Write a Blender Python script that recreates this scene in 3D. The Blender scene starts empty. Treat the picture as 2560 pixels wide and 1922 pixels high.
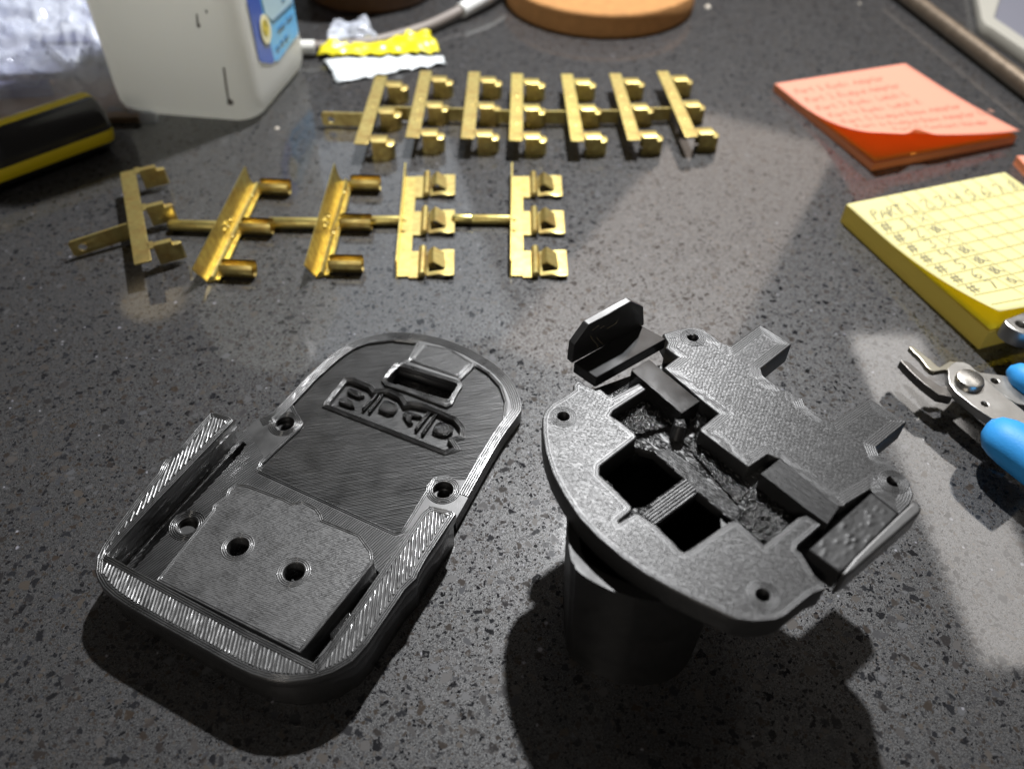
import bpy, bmesh, math, random
from mathutils import Vector, Matrix, noise

# ------------------------------------------------------------------ scene, camera, light
S = bpy.context.scene
COL = S.collection
MM = 0.001
F_PX, PITCH, ROLL, CAM_H = 2010.58, 0.799929, 0.027815, 177.557
W_PX, H_PX = 2560.0, 1922.0
_cp, _sp = math.cos(PITCH), math.sin(PITCH)
FWD = Vector((0, _cp, -_sp))
_r, _u = Vector((1, 0, 0)), Vector((0, _sp, _cp))
RGT = _r * math.cos(ROLL) + _u * math.sin(ROLL)
UPV = -_r * math.sin(ROLL) + _u * math.cos(ROLL)
CAM = Vector((0, 0, CAM_H))

cam_data = bpy.data.cameras.new('camera')
cam = bpy.data.objects.new('camera', cam_data)
COL.objects.link(cam)
cam_data.sensor_width = 36.0
cam_data.lens = F_PX / W_PX * 36.0
cam_data.clip_start = 0.01
cam_data.clip_end = 20.0
M = Matrix((RGT, UPV, -FWD)).transposed().to_4x4()
M.translation = CAM * MM
cam.matrix_world = M
cam_data.dof.use_dof = True
cam_data.dof.focus_distance = 0.203
cam_data.dof.aperture_fstop = 11.0
S.camera = cam

world = bpy.data.worlds.new('World')
S.world = world
world.use_nodes = True
world.node_tree.nodes['Background'].inputs[0].default_value = (1.0, 0.90, 0.80, 1)
world.node_tree.nodes['Background'].inputs[1].default_value = 0.035

def area_lamp(name, loc, target, power, color, size, size_y=None, spread=180):
    d = bpy.data.lights.new(name, 'AREA')
    d.energy = power
    d.color = color
    d.spread = math.radians(spread)
    d.size = size * MM
    if size_y:
        d.shape = 'RECTANGLE'; d.size_y = size_y * MM
    else:
        d.shape = 'DISK'
    o = bpy.data.objects.new(name, d)
    COL.objects.link(o)
    o.location = Vector(loc) * MM
    o.rotation_euler = (Vector(target) - Vector(loc)).to_track_quat('-Z', 'Y').to_euler()
    return o
# the work lamp behind the counter (makes the hard shadows that fall towards the viewer)
area_lamp('work_lamp', (105, 570, 655), (0, 190, 0), 10.8, (0.985, 0.99, 1.0), 24)
# added light panels, shaped to stand in for the room's reflections in the stone
for nm, x, y, sx, sy, rz, pw, colr in (('strip_reflection_panel', 1160, 1350, 220, 1080, 0, 3.4, (1.0, 0.95, 0.90)),
                                       ('warm_reflection_panel', 640, 2420, 620, 1750, -28, 5.0, (1.0, 0.84, 0.72)),
                                       ('cool_reflection_panel', -450, 2400, 620, 1300, 14, 3.0, (0.86, 0.93, 1.0))):
    lo = area_lamp(nm, (x, y, 1500), (x, y, 0), pw, colr, sx, sy)
    lo.rotation_euler = (0, 0, math.radians(rz))
area_lamp('pendant_lamp', (-1150, 1960, 1500), (-1150, 1960, 0), 0.12, (1.0, 0.80, 0.50), 200)
area_lamp('front_fill_light', (-480, -1000, 700), (-40, 260, 0), 3.4, (1.0, 0.93, 0.84), 260)  # added fill light from the front, brightens faces turned to the viewer

S.view_settings.view_transform = 'Standard'
S.view_settings.look = 'None'
S.view_settings.gamma = 1.0
S.view_settings.use_curve_mapping = False
S.view_settings.exposure = 0.0
S.render.engine = 'CYCLES'

# ------------------------------------------------------------------ helpers
rnd = random.Random(7)

def px(x, y, z=0.0):
    """point of the scene (mm) on the height z that lies on the line of sight of photo pixel x, y"""
    d = FWD + RGT * ((x - W_PX / 2) / F_PX) - UPV * ((y - H_PX / 2) / F_PX)
    t = (z - CAM_H) / d.z
    return CAM + d * t

def pxp(x, y, p0, n):
    """the same on the plane through p0 with the normal n"""
    d = FWD + RGT * ((x - W_PX / 2) / F_PX) - UPV * ((y - H_PX / 2) / F_PX)
    t = (Vector(p0) - CAM).dot(n) / d.dot(n)
    return CAM + d * t

def crop(x0, y0, s):
    return lambda x, y, z=0.0: px(x0 + x / s, y0 + y / s, z)
LC = crop(200, 800, 1.661)       # lid
LB = crop(230, 1000, 3.61)       # lid, left part
LT = crop(750, 820, 3.61)        # lid, top part
LF = crop(150, 1400, 2.011)      # lid, front
PC = crop(1280, 700, 1.582)      # plate
PA = crop(1350, 740, 4.152)
PM = crop(1500, 1000, 4.152)
PR = crop(1850, 1100, 4.152)
PB = crop(1200, 1300, 1.626)
TL = crop(2220, 780, 3.776)      # pliers

def xy(fn, z, pts):
    return [tuple(fn(a, b, z)[:2]) for a, b in pts]

class MB:
    def __init__(self):
        self.v = []; self.f = []; self.mi = []
    def add(self, verts, faces, m=0):
        b = len(self.v)
        self.v += [tuple(p) for p in verts]
        self.f += [[b + i for i in f] for f in faces]
        self.mi += [m] * len(faces)
        return self
    def box(self, c, s, rz=0.0, m=0, tilt=None):
        R = Matrix.Rotation(rz, 3, 'Z')
        if tilt is not None: R = R @ tilt
        vs = []
        for z in (-.5, .5):
            for x, y in ((-.5, -.5), (.5, -.5), (.5, .5), (-.5, .5)):
                vs.append(Vector(c) + R @ Vector((x * s[0], y * s[1], z * s[2])))
        return self.add(vs, [(3, 2, 1, 0), (4, 5, 6, 7), (0, 1, 5, 4), (1, 2, 6, 5), (2, 3, 7, 6), (3, 0, 4, 7)], m)
    def prism(self, poly, z0, z1, m=0, poly1=None):
        poly1 = poly1 or poly
        n = len(poly)
        area = sum(poly[i][0] * poly[(i + 1) % n][1] - poly[(i + 1) % n][0] * poly[i][1] for i in range(n))
        if area < 0:
            poly = poly[::-1]; poly1 = poly1[::-1]
        vs = [(p[0], p[1], z0) for p in poly] + [(p[0], p[1], z1) for p in poly1]
        fs = [list(range(n - 1, -1, -1)), list(range(n, 2 * n))]
        fs += [(i, (i + 1) % n, n + (i + 1) % n, n + i) for i in range(n)]
        return self.add(vs, fs, m)
    def tube(self, pts, r, seg=12, cap=True, m=0, sq=1.0):
        pts = [Vector(p) for p in pts]
        n = len(pts)
        rr = r if isinstance(r, (list, tuple)) else [r] * n
        vs = []; fs = []
        for i, p in enumerate(pts):
            t = (pts[min(i + 1, n - 1)] - pts[max(i - 1, 0)]).normalized()
            a = Vector((0, 0, 1)) if abs(t.z) < .95 else Vector((1, 0, 0))
            e1 = t.cross(a).normalized(); e2 = e1.cross(t)
            for k in range(seg):
                w = 2 * math.pi * k / seg
                vs.append(p + (e1 * math.cos(w) + e2 * math.sin(w) * sq) * rr[i])
        for i in range(n - 1):
            for k in range(seg):
                a, b = i * seg + k, i * seg + (k + 1) % seg
                fs.append((a, a + seg, b + seg, b))
        if cap:
            fs.append(list(range(seg))); fs.append([(n - 1) * seg + k for k in range(seg - 1, -1, -1)])
        return self.add(vs, fs, m)
    def bead(self, loop, z, r=0.24, closed=True, m=0, hk=1.0):
        """one extruded plastic line lying on the height z"""
        n = len(loop)
        if n < 3 and closed: return self
        prof = [(-1.0, -0.35), (-0.62, 0.55), (0.0, 0.85), (0.62, 0.55), (1.0, -0.35)]
        vs = []; fs = []
        for i in range(n):
            p = Vector(loop[i])
            q = Vector(loop[(i + 1) % n] if closed else loop[min(i + 1, n - 1)])
            o = Vector(loop[i - 1] if closed else loop[max(i - 1, 0)])
            t = (q - o)
            if t.length < 1e-6: t = Vector((1, 0))
            t.normalize()
            nn = Vector((-t.y, t.x))
            jz = (rnd.random() - .5) * .06 * hk
            for a, b in prof:
                vs.append((p.x + nn.x * a * r, p.y + nn.y * a * r, z + b * r * hk + jz))
        K = len(prof)
        for i in range(n if closed else n - 1):
            j = (i + 1) % n
            for k in range(K - 1):
                fs.append((i * K + k, j * K + k, j * K + k + 1, i * K + k + 1))
        return self.add(vs, fs, m)
    def build(self, name, mats, parent=None, smooth=False, bevel=0, seg=2, angle=35):
        o0 = Vector(parent['_o']) if parent is not None and '_o' in parent else Vector((0, 0, 0))
        me = bpy.data.meshes.new(name)
        me.from_pydata([((p[0] - o0.x) * MM, (p[1] - o0.y) * MM, (p[2] - o0.z) * MM) for p in self.v], [], self.f)
        if not isinstance(mats, (list, tuple)): mats = [mats]
        for m in mats: me.materials.append(m)
        if len(mats) > 1:
            me.polygons.foreach_set('material_index', self.mi)
        bm = bmesh.new(); bm.from_mesh(me)
        bmesh.ops.recalc_face_normals(bm, faces=bm.faces)
        bm.to_mesh(me); bm.free()
        if smooth:
            me.polygons.foreach_set('use_smooth', [True] * len(me.polygons))
            me.set_sharp_from_angle(angle=math.radians(angle))
        me.update()
        o = bpy.data.objects.new(name, me)
        COL.objects.link(o)
        if parent is not None: o.parent = parent
        if bevel:
            b = o.modifiers.new('bevel', 'BEVEL'); b.width = bevel * MM; b.segments = seg
            b.limit_method = 'ANGLE'; b.angle_limit = math.radians(40)
        if '_o' in (parent or {}): o['_o'] = parent['_o']
        return o

def plate(mb, outer, holes, z0, z1, bev=0.12, m=0):
    """flat piece with holes and softly rounded edges"""
    cu = bpy.data.curves.new('tmp', 'CURVE')
    cu.dimensions = '2D'; cu.fill_mode = 'BOTH'
    for loop in [outer] + list(holes):
        sp = cu.splines.new('POLY'); sp.points.add(len(loop) - 1)
        for i, q in enumerate(loop): sp.points[i].co = (q[0], q[1], 0, 1)
        sp.use_cyclic_u = True
    cu.extrude = max((z1 - z0) / 2 - bev, 0.001); cu.bevel_depth = bev; cu.offset = -bev; cu.bevel_resolution = 1
    ob = bpy.data.objects.new('tmp', cu)
    me = bpy.data.meshes.new_from_object(ob)
    zc = (z0 + z1) / 2
    mb.add([(v.co.x, v.co.y, v.co.z + zc) for v in me.vertices], [list(p.vertices) for p in me.polygons], m)
    bpy.data.objects.remove(ob); bpy.data.curves.remove(cu); bpy.data.meshes.remove(me)
    return mb

def ccw(poly):
    n = len(poly)
    a = sum(poly[i][0] * poly[(i + 1) % n][1] - poly[(i + 1) % n][0] * poly[i][1] for i in range(n))
    return poly if a > 0 else poly[::-1]

def resample(poly, step, closed=True):
    out = []
    n = len(poly)
    for i in range(n if closed else n - 1):
        a = Vector(poly[i]); b = Vector(poly[(i + 1) % n])
        k = max(1, int(round((b - a).length / step)))
        for j in range(k): out.append(tuple(a.lerp(b, j / k)))
    if not closed: out.append(tuple(poly[-1]))
    return out

def chaikin(poly, it=2, closed=True):
    for _ in range(it):
        out = []
        n = len(poly)
        for i in range(n if closed else n - 1):
            a = Vector(poly[i]); b = Vector(poly[(i + 1) % n])
            out += [tuple(a.lerp(b, .25)), tuple(a.lerp(b, .75))]
        if not closed: out = [tuple(poly[0])] + out + [tuple(poly[-1])]
        poly = out
    return poly

def offset(poly, d):
    """inward offset of a ccw polygon by d"""
    poly = ccw(poly)
    n = len(poly)
    out = []
    for i in range(n):
        a, p, b = Vector(poly[i - 1]), Vector(poly[i]), Vector(poly[(i + 1) % n])
        t1 = (p - a); t2 = (b - p)
        if t1.length < 1e-6 or t2.length < 1e-6: continue
        t1.normalize(); t2.normalize()
        n1 = Vector((-t1.y, t1.x)); n2 = Vector((-t2.y, t2.x))
        nn = n1 + n2
        if nn.length < .3: nn = n1
        else: nn = nn / max(nn.length_squared / 2, .6)
        out.append(tuple(p + nn * d))
    return out

def hatch(mb, polys, angle, step, z, r=.24, seg=2.2, jit=.05, zj=.05, gap=0.0, hk=1.0):
    """parallel printed lines that fill the polygons (even-odd, so holes stay open)"""
    ca, sa = math.cos(angle), math.sin(angle)
    rot = [[(p[0] * ca + p[1] * sa, -p[0] * sa + p[1] * ca) for p in q] for q in polys]
    ys = [p[1] for q in rot for p in q]
    y = min(ys) + step * .5
    prof = ((-1.0, -.5), (-.6, .5), (0.0, .8), (.6, .5), (1.0, -.5))
    while y < max(ys):
        xs = []
        for q in rot:
            for i in range(len(q)):
                a, b = q[i], q[(i + 1) % len(q)]
                if (a[1] > y) != (b[1] > y):
                    xs.append(a[0] + (y - a[1]) / (b[1] - a[1]) * (b[0] - a[0]))
        xs.sort()
        for k in range(0, len(xs) - 1, 2):
            x0, x1 = xs[k] + gap, xs[k + 1] - gap
            if x1 - x0 < .3: continue
            m = max(1, int((x1 - x0) / seg * (.85 + .3 * rnd.random())))
            vs = []; fs = []
            for i in range(m + 1):
                x = x0 + (x1 - x0) * i / m
                yy = y + (rnd.random() - .5) * jit * 2
                zz = z + (rnd.random() - .5) * zj * 2
                for a, h in prof:
                    X, Y = x, yy + a * r
                    vs.append((X * ca - Y * sa, X * sa + Y * ca, zz + h * r * hk))
            for i in range(m):
                for j in range(4):
                    fs.append((i * 5 + j, i * 5 + j + 1, i * 5 + j + 6, i * 5 + j + 5))
            mb.add(vs, fs)
        y += step * (.94 + .12 * rnd.random())
    return mb

def circle(c, r, n=28):
    return [(c[0] + r * math.cos(2 * math.pi * i / n), c[1] + r * math.sin(2 * math.pi * i / n)) for i in range(n)]

def thing(name, label, cat, loc=(0, 0, 0), rz=0.0, group=None, local=False):
    o = bpy.data.objects.new(name, None)
    COL.objects.link(o)
    o.empty_display_size = 0.01
    o.location = Vector(loc) * MM
    o.rotation_euler = (0, 0, rz)
    o['label'] = label; o['category'] = cat
    if group: o['group'] = group
    if not local: o['_o'] = tuple(loc)
    return o

def copy_tree(o, parent=None):
    c = o.copy(); COL.objects.link(c)
    if parent is not None: c.parent = parent
    for ch in list(o.children): copy_tree(ch, c)
    return c

# ------------------------------------------------------------------ materials
def mat(name):
    m = bpy.data.materials.new(name); m.use_nodes = True
    nt = m.node_tree
    return m, nt, nt.nodes['Principled BSDF'], nt.links

def node(nt, t, **kw):
    n = nt.nodes.new(t)
    for k, v in kw.items(): setattr(n, k, v)
    return n

def coords(nt, rot=0.0, scale=1000.0):
    tc = node(nt, 'ShaderNodeTexCoord')
    mp = node(nt, 'ShaderNodeMapping')
    mp.inputs['Scale'].default_value = (scale,) * 3
    mp.inputs['Rotation'].default_value = (0, 0, rot)
    # scale first to millimetres, then turn
    nt.links.new(tc.outputs['Object'], mp.inputs['Vector'])
    return mp.outputs['Vector']

def plain(name, col, rough=.5, metal=0.0, spec=.5, bump=0.0, bscale=3.0, var=0.0, coat=0.0, sub=0.0):
    m, nt, b, L = mat(name)
    b.inputs['Base Color'].default_value = (*col, 1)
    b.inputs['Roughness'].default_value = rough
    b.inputs['Metallic'].default_value = metal
    b.inputs['Specular IOR Level'].default_value = spec
    b.inputs['Coat Weight'].default_value = coat
    if sub:
        b.inputs['Subsurface Weight'].default_value = sub
        b.inputs['Subsurface Radius'].default_value = (.060, .058, .050)
    vec = coords(nt)
    if bump:
        nz = node(nt, 'ShaderNodeTexNoise'); nz.inputs['Scale'].default_value = bscale; nz.inputs['Detail'].default_value = 4
        bp = node(nt, 'ShaderNodeBump'); bp.inputs['Strength'].default_value = 1.0; bp.inputs['Distance'].default_value = bump * MM
        L.new(vec, nz.inputs['Vector']); L.new(nz.outputs['Fac'], bp.inputs['Height']); L.new(bp.outputs['Normal'], b.inputs['Normal'])
    if var:
        nz = node(nt, 'ShaderNodeTexNoise'); nz.inputs['Scale'].default_value = .22; nz.inputs['Detail'].default_value = 5
        mx = node(nt, 'ShaderNodeMix', data_type='RGBA')
        mx.inputs['A'].default_value = (*[c * (1 - var) for c in col], 1)
        mx.inputs['B'].default_value = (*[min(1, c * (1 + var)) for c in col], 1)
        L.new(vec, nz.inputs['Vector']); L.new(nz.outputs['Fac'], mx.inputs['Factor']); L.new(mx.outputs['Result'], b.inputs['Base Color'])
        mr = node(nt, 'ShaderNodeMapRange'); mr.inputs['To Min'].default_value = rough * .75; mr.inputs['To Max'].default_value = min(1, rough * 1.35)
        L.new(nz.outputs['Fac'], mr.inputs['Value']); L.new(mr.outputs['Result'], b.inputs['Roughness'])
    return m

def printed(name, angle=0.0, period=.45, amp=.06, speck=.02, rough=.38, dist=.15, zlines=True, base=.012, spec=.55, coat=0.0, rv=.22):
    """black filament: parallel printed lines at an angle (radians), layer lines on walls, fine sparkle"""
    m, nt, b, L = mat(name)
    b.inputs['Base Color'].default_value = (base, base, base * 1.02, 1)
    b.inputs['Roughness'].default_value = rough
    b.inputs['Specular IOR Level'].default_value = spec
    b.inputs['Coat Weight'].default_value = coat
    b.inputs['Coat Roughness'].default_value = .14
    vec = coords(nt)
    sep = node(nt, 'ShaderNodeSeparateXYZ'); L.new(vec, sep.inputs[0])
    nzw = node(nt, 'ShaderNodeTexNoise'); nzw.inputs['Scale'].default_value = .5; nzw.inputs['Detail'].default_value = 2
    L.new(vec, nzw.inputs['Vector'])
    def math_(op, a, bb):
        n = node(nt, 'ShaderNodeMath', operation=op)
        for i, q in enumerate((a, bb)):
            if isinstance(q, (int, float)): n.inputs[i].default_value = q
            else: L.new(q, n.inputs[i])
        return n.outputs[0]
    u = math_('ADD', math_('MULTIPLY', sep.outputs[0], math.cos(angle)), math_('MULTIPLY', sep.outputs[1], math.sin(angle)))
    u = math_('ADD', u, math_('MULTIPLY', nzw.outputs['Fac'], dist))
    s = math_('SINE', math_('MULTIPLY', u, 2 * math.pi / period), 0)
    hgt = math_('MULTIPLY', s, amp * .5)
    if zlines:
        zl = math_('SINE', math_('MULTIPLY', sep.outputs[2], 2 * math.pi / .3), 0)
        hgt = math_('ADD', hgt, math_('MULTIPLY', zl, .022))
    nz = node(nt, 'ShaderNodeTexNoise'); nz.inputs['Scale'].default_value = 3.2; nz.inputs['Detail'].default_value = 3
    L.new(vec, nz.inputs['Vector'])
    hgt = math_('ADD', hgt, math_('MULTIPLY', nz.outputs['Fac'], speck * 6))
    bp = node(nt, 'ShaderNodeBump'); bp.inputs['Strength'].default_value = 1; bp.inputs['Distance'].default_value = MM
    L.new(hgt, bp.inputs['Height']); L.new(bp.outputs['Normal'], b.inputs['Normal'])
    nr = node(nt, 'ShaderNodeTexNoise'); nr.inputs['Scale'].default_value = .16; nr.inputs['Detail'].default_value = 4
    L.new(vec, nr.inputs['Vector'])
    mr = node(nt, 'ShaderNodeMapRange'); mr.inputs['From Min'].default_value = .3; mr.inputs['From Max'].default_value = .7
    mr.inputs['To Min'].default_value = rough * (1 - rv); mr.inputs['To Max'].default_value = rough * (1 + rv)
    L.new(nr.outputs['Fac'], mr.inputs['Value']); L.new(mr.outputs['Result'], b.inputs['Roughness'])
    return m

def quartz():
    m, nt, b, L = mat('quartz_stone')
    vec = coords(nt)
    wn = node(nt, 'ShaderNodeTexNoise'); wn.inputs['Scale'].default_value = 1.1; wn.inputs['Detail'].default_value = 2
    L.new(vec, wn.inputs['Vector'])
    va = node(nt, 'ShaderNodeVectorMath', operation='SUBTRACT'); L.new(wn.outputs['Color'], va.inputs[0]); va.inputs[1].default_value = (.5, .5, .5)
    vs = node(nt, 'ShaderNodeVectorMath', operation='SCALE'); L.new(va.outputs[0], vs.inputs[0]); vs.inputs['Scale'].default_value = .7
    vv = node(nt, 'ShaderNodeVectorMath', operation='ADD'); L.new(vec, vv.inputs[0]); L.new(vs.outputs[0], vv.inputs[1])
    def vor(scale, feature='F1', src=vv.outputs[0]):
        v = node(nt, 'ShaderNodeTexVoronoi', feature=feature); v.inputs['Scale'].default_value = scale
        L.new(src, v.inputs['Vector']); return v
    def ramp(src, stops, interp='LINEAR'):
        r = node(nt, 'ShaderNodeValToRGB'); r.color_ramp.interpolation = interp
        el = r.color_ramp.elements
        while len(el) < len(stops): el.new(.5)
        for e, (p, c) in zip(el, stops):
            e.position = p; e.color = (*c, 1) if len(c) == 3 else c
        L.new(src, r.inputs[0]); return r.outputs[0]
    def mul(a, bb):
        n = node(nt, 'ShaderNodeMath', operation='MULTIPLY')
        for i, q in enumerate((a, bb)):
            if isinstance(q, (int, float)): n.inputs[i].default_value = q
            else: L.new(q, n.inputs[i])
        return n.outputs[0]
    def layer(scale, thr, edge):
        f1 = vor(scale); ed = vor(scale, 'DISTANCE_TO_EDGE')
        sp = node(nt, 'ShaderNodeSeparateColor'); L.new(f1.outputs['Color'], sp.inputs[0])
        sel = ramp(sp.outputs[0], [(0, (1, 1, 1)), (thr, (0, 0, 0))], 'CONSTANT')
        em = ramp(ed.outputs['Distance'], [(edge, (0, 0, 0)), (edge + .06, (1, 1, 1))])
        return mul(sel, em), sp
    def mx2(op, p, q):
        n = node(nt, 'ShaderNodeMath', operation=op)
        for i, k in enumerate((p, q)):
            if isinstance(k, (int, float)): n.inputs[i].default_value = k
            else: L.new(k, n.inputs[i])
        return n.outputs[0]
    big, bsp = layer(.44, .30, .11)
    mid, msp = layer(.88, .36, .11)
    sml, ssp = layer(1.7, .40, .10)
    fine, fsp = layer(3.4, .46, .06)
    base = node(nt, 'ShaderNodeTexNoise'); base.inputs['Scale'].default_value = 3.4; base.inputs['Detail'].default_value = 5; base.inputs['Roughness'].default_value = .75
    L.new(vec, base.inputs['Vector'])
    col = ramp(base.outputs['Fac'], [(.34, (.009, .009, .010)), (.52, (.032, .032, .033)), (.68, (.098, .098, .100))])
    def over(c, fac, dark):
        mx = node(nt, 'ShaderNodeMix', data_type='RGBA')
        L.new(fac, mx.inputs['Factor']); L.new(c, mx.inputs['A'])
        if isinstance(dark, tuple): mx.inputs['B'].default_value = (*dark, 1)
        else: L.new(dark, mx.inputs['B'])
        return mx.outputs['Result']
    def tones(src): return ramp(src, [(0, (.008, .008, .009)), (.32, (.016, .017, .020)), (.5, (.030, .021, .014)), (.66, (.034, .036, .042)), (.82, (.050, .040, .031)), (1, (.062, .064, .070))])
    col = over(col, mul(fine, .6), (.016, .016, .017))
    col = over(col, mul(sml, .9), tones(ssp.outputs[1]))
    col = over(col, mul(mid, .92), tones(msp.outputs[1]))
    col = over(col, mul(big, .85), tones(bsp.outputs[1]))
    # rare pale crystals
    w1 = vor(.8); spw = node(nt, 'ShaderNodeSeparateColor'); L.new(w1.outputs['Color'], spw.inputs[0])
    selw = ramp(spw.outputs[2], [(0, (0, 0, 0)), (.995, (1, 1, 1))], 'CONSTANT')
    dw = ramp(w1.outputs['Distance'], [(.12, (1, 1, 1)), (.34, (0, 0, 0))])
    col = over(col, mul(mul(selw, dw), .75), (.26, .26, .29))
    w2 = vor(.30); spw2 = node(nt, 'ShaderNodeSeparateColor'); L.new(w2.outputs['Color'], spw2.inputs[0])
    selw2 = ramp(spw2.outputs[1], [(0, (0, 0, 0)), (.985, (1, 1, 1))], 'CONSTANT')
    dw2 = ramp(w2.outputs['Distance'], [(.10, (1, 1, 1)), (.20, (0, 0, 0))])
    col = over(col, mul(mul(selw2, dw2), .7), (.26, .26, .30))
    L.new(col, b.inputs['Base Color'])
    # the ground grains scatter broadly under the polished, clear surface; the chips of dark stone do not
    agg = mx2('MAXIMUM', mx2('MAXIMUM', big, mid), mx2('MAXIMUM', sml, mul(fine, .7)))
    tonev = mx2('MAXIMUM', mul(bsp.outputs[1], big), mx2('MAXIMUM', mul(msp.outputs[1], mid), mul(ssp.outputs[1], sml)))
    grain = ramp(base.outputs['Fac'], [(.34, (.15, .15, .15)), (.66, (1, 1, 1))])
    sA = mul(grain, .95)
    sl = node(nt, 'ShaderNodeMix', data_type='FLOAT'); L.new(agg, sl.inputs['Factor']); L.new(sA, sl.inputs['A']); L.new(mul(mul(tonev, tonev), .42), sl.inputs['B'])
    L.new(sl.outputs['Result'], b.inputs['Specular IOR Level'])
    b.inputs['Roughness'].default_value = .50
    b.inputs['Coat Weight'].default_value = 1.0
    b.inputs['Coat IOR'].default_value = 1.55
    cr = ramp(wn.outputs['Fac'], [(.3, (.035, .035, .035)), (.7, (.05, .05, .05))])
    L.new(cr, b.inputs['Coat Roughness'])
    # faint smears and dust on the polish
    sm = node(nt, 'ShaderNodeTexNoise'); sm.inputs['Scale'].default_value = .03; sm.inputs['Detail'].default_value = 6; sm.inputs['Roughness'].default_value = .65
    L.new(vec, sm.inputs['Vector'])
    smr = node(nt, 'ShaderNodeMapRange'); smr.inputs['From Min'].default_value = .42; smr.inputs['From Max'].default_value = .7; smr.inputs['To Min'].default_value = 0; smr.inputs['To Max'].default_value = .045
    L.new(sm.outputs['Fac'], smr.inputs['Value'])
    L.new(mx2('ADD', cr, smr.outputs['Result']), b.inputs['Coat Roughness'])
    return m

def brass(name, col=(.66, .555, .215), rough=.40):
    m, nt, b, L = mat(name)
    vec = coords(nt)
    nz = node(nt, 'ShaderNodeTexNoise'); nz.inputs['Scale'].default_value = .35; nz.inputs['Detail'].default_value = 5
    L.new(vec, nz.inputs['Vector'])
    r = node(nt, 'ShaderNodeValToRGB'); el = r.color_ramp.elements
    el[0].position = .3; el[0].color = (col[0] * .72, col[1] * .62, col[2] * .55, 1)
    el[1].position = .62; el[1].color = (*col, 1)
    L.new(nz.outputs['Fac'], r.inputs[0])
    ta = node(nt, 'ShaderNodeTexNoise'); ta.inputs['Scale'].default_value = .11; ta.inputs['Detail'].default_value = 6; ta.inputs['Roughness'].default_value = .7
    L.new(vec, ta.inputs['Vector'])
    tr_ = node(nt, 'ShaderNodeMapRange'); tr_.inputs['From Min'].default_value = .52; tr_.inputs['From Max'].default_value = .68; tr_.inputs['To Max'].default_value = .6
    L.new(ta.outputs['Fac'], tr_.inputs['Value'])
    tm = node(nt, 'ShaderNodeMix', data_type='RGBA'); L.new(tr_.outputs['Result'], tm.inputs['Factor']); L.new(r.outputs[0], tm.inputs['A'])
    tm.inputs['B'].default_value = (.42, .27, .10, 1)
    L.new(tm.outputs['Result'], b.inputs['Base Color'])
    b.inputs['Metallic'].default_value = 1
    mr = node(nt, 'ShaderNodeMapRange'); mr.inputs['To Min'].default_value = rough * 1.3; mr.inputs['To Max'].default_value = rough * .8
    L.new(nz.outputs['Fac'], mr.inputs['Value']); L.new(mr.outputs['Result'], b.inputs['Roughness'])
    n2 = node(nt, 'ShaderNodeTexNoise'); n2.inputs['Scale'].default_value = .9; n2.inputs['Detail'].default_value = 3
    L.new(vec, n2.inputs['Vector'])
    bp = node(nt, 'ShaderNodeBump'); bp.inputs['Strength'].default_value = 1; bp.inputs['Distance'].default_value = 0.05 * MM
    L.new(n2.outputs['Fac'], bp.inputs['Height']); L.new(bp.outputs['Normal'], b.inputs['Normal'])
    return m

R = math.radians
Q = quartz()
P_REC = printed('print_diagonal', R(97), .50, .085, .006, .36)
P_FLOOR = printed('print_floor', R(128), .62, .10, .008, .36)
P_RAIL = printed('print_rail', R(10), 1.05, .26, .02, .30, dist=.5)
P_RAIL2 = printed('print_rail_side', R(25), .95, .24, .02, .30, dist=.5)
P_BEAD = printed('print_bead', 0, .9, .0, .004, .32, base=.009, spec=.95, coat=.8)
P_TOP = printed('print_top', R(40), .42, .012, .0016, .36, dist=.6, base=.022, spec=.6, rv=.06)
P_BLOCK = printed('print_block', R(70), .45, .012, .002, .47, dist=.35, base=.024, spec=1.0, coat=.5)
P_GLOSS = printed('print_gloss', R(44), .5, .012, .008, .14)
P_SMOOTH = printed('print_smooth', R(44), .5, .004, .0012, .12)
P_SATIN = printed('print_satin', R(44), .5, .006, .002, .42, base=.02, spec=.3)
P_ROUGH = printed('print_blobs', 0, .8, .10, .05, .20, dist=1.2)
P_STEM = printed('print_stem', 0, 1.0, .0, .003, .42, base=.010, spec=.5)
P_WALL = printed('print_wall', 0, 1.0, .0, .0025, .42, base=.009, spec=.9, coat=.7)
BRASS = brass('brass')
BRASS2 = brass('brass_bright', (.76, .65, .235), .40)
STEEL = plain('tool_steel', (.42, .41, .39), .32, 1.0, bump=.03, bscale=1.2, var=.15)
STEELD = plain('dark_tool_steel', (.30, .29, .27), .36, 1.0, bump=.03, bscale=1.2, var=.2)

# ------------------------------------------------------------------ the counter
mb = MB()
n = 2
mb.add([(-900, -500, 0), (900, -500, 0), (900, 1300, 0), (-900, 1300, 0)], [(0, 1, 2, 3)])
top = mb.build('countertop', Q)
top['kind'] = 'structure'

# ------------------------------------------------------------------ printed base with the recessed name
Z_RAIL, Z_RING, Z_REC, Z_BLOCK = 13.5, 5.0, 4.1, 11.2
o = px(760, 1300, 0)
lid = thing('printed_tray', 'flat black printed tool base with a recessed RIDGID name and raised U-shaped rails', 'printed part', (o.x, o.y, 0))

# back part of the base: outline on the height of the ring
back = xy(LC, Z_RING, [(1560, 830), (1600, 760), (1655, 660), (1700, 580), (1762, 475), (1815, 405), (1838, 372), (1828, 318), (1795, 250), (1745, 198), (1690, 160),
                       (1600, 110), (1480, 68), (1340, 49), (1235, 58), (1130, 88), (1060, 132), (960, 217), (870, 312), (792, 392), (730, 415), (690, 450)])
back_s = back[:1] + chaikin(resample(back[1:-1], 8, False), 1, False) + back[-1:]
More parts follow.
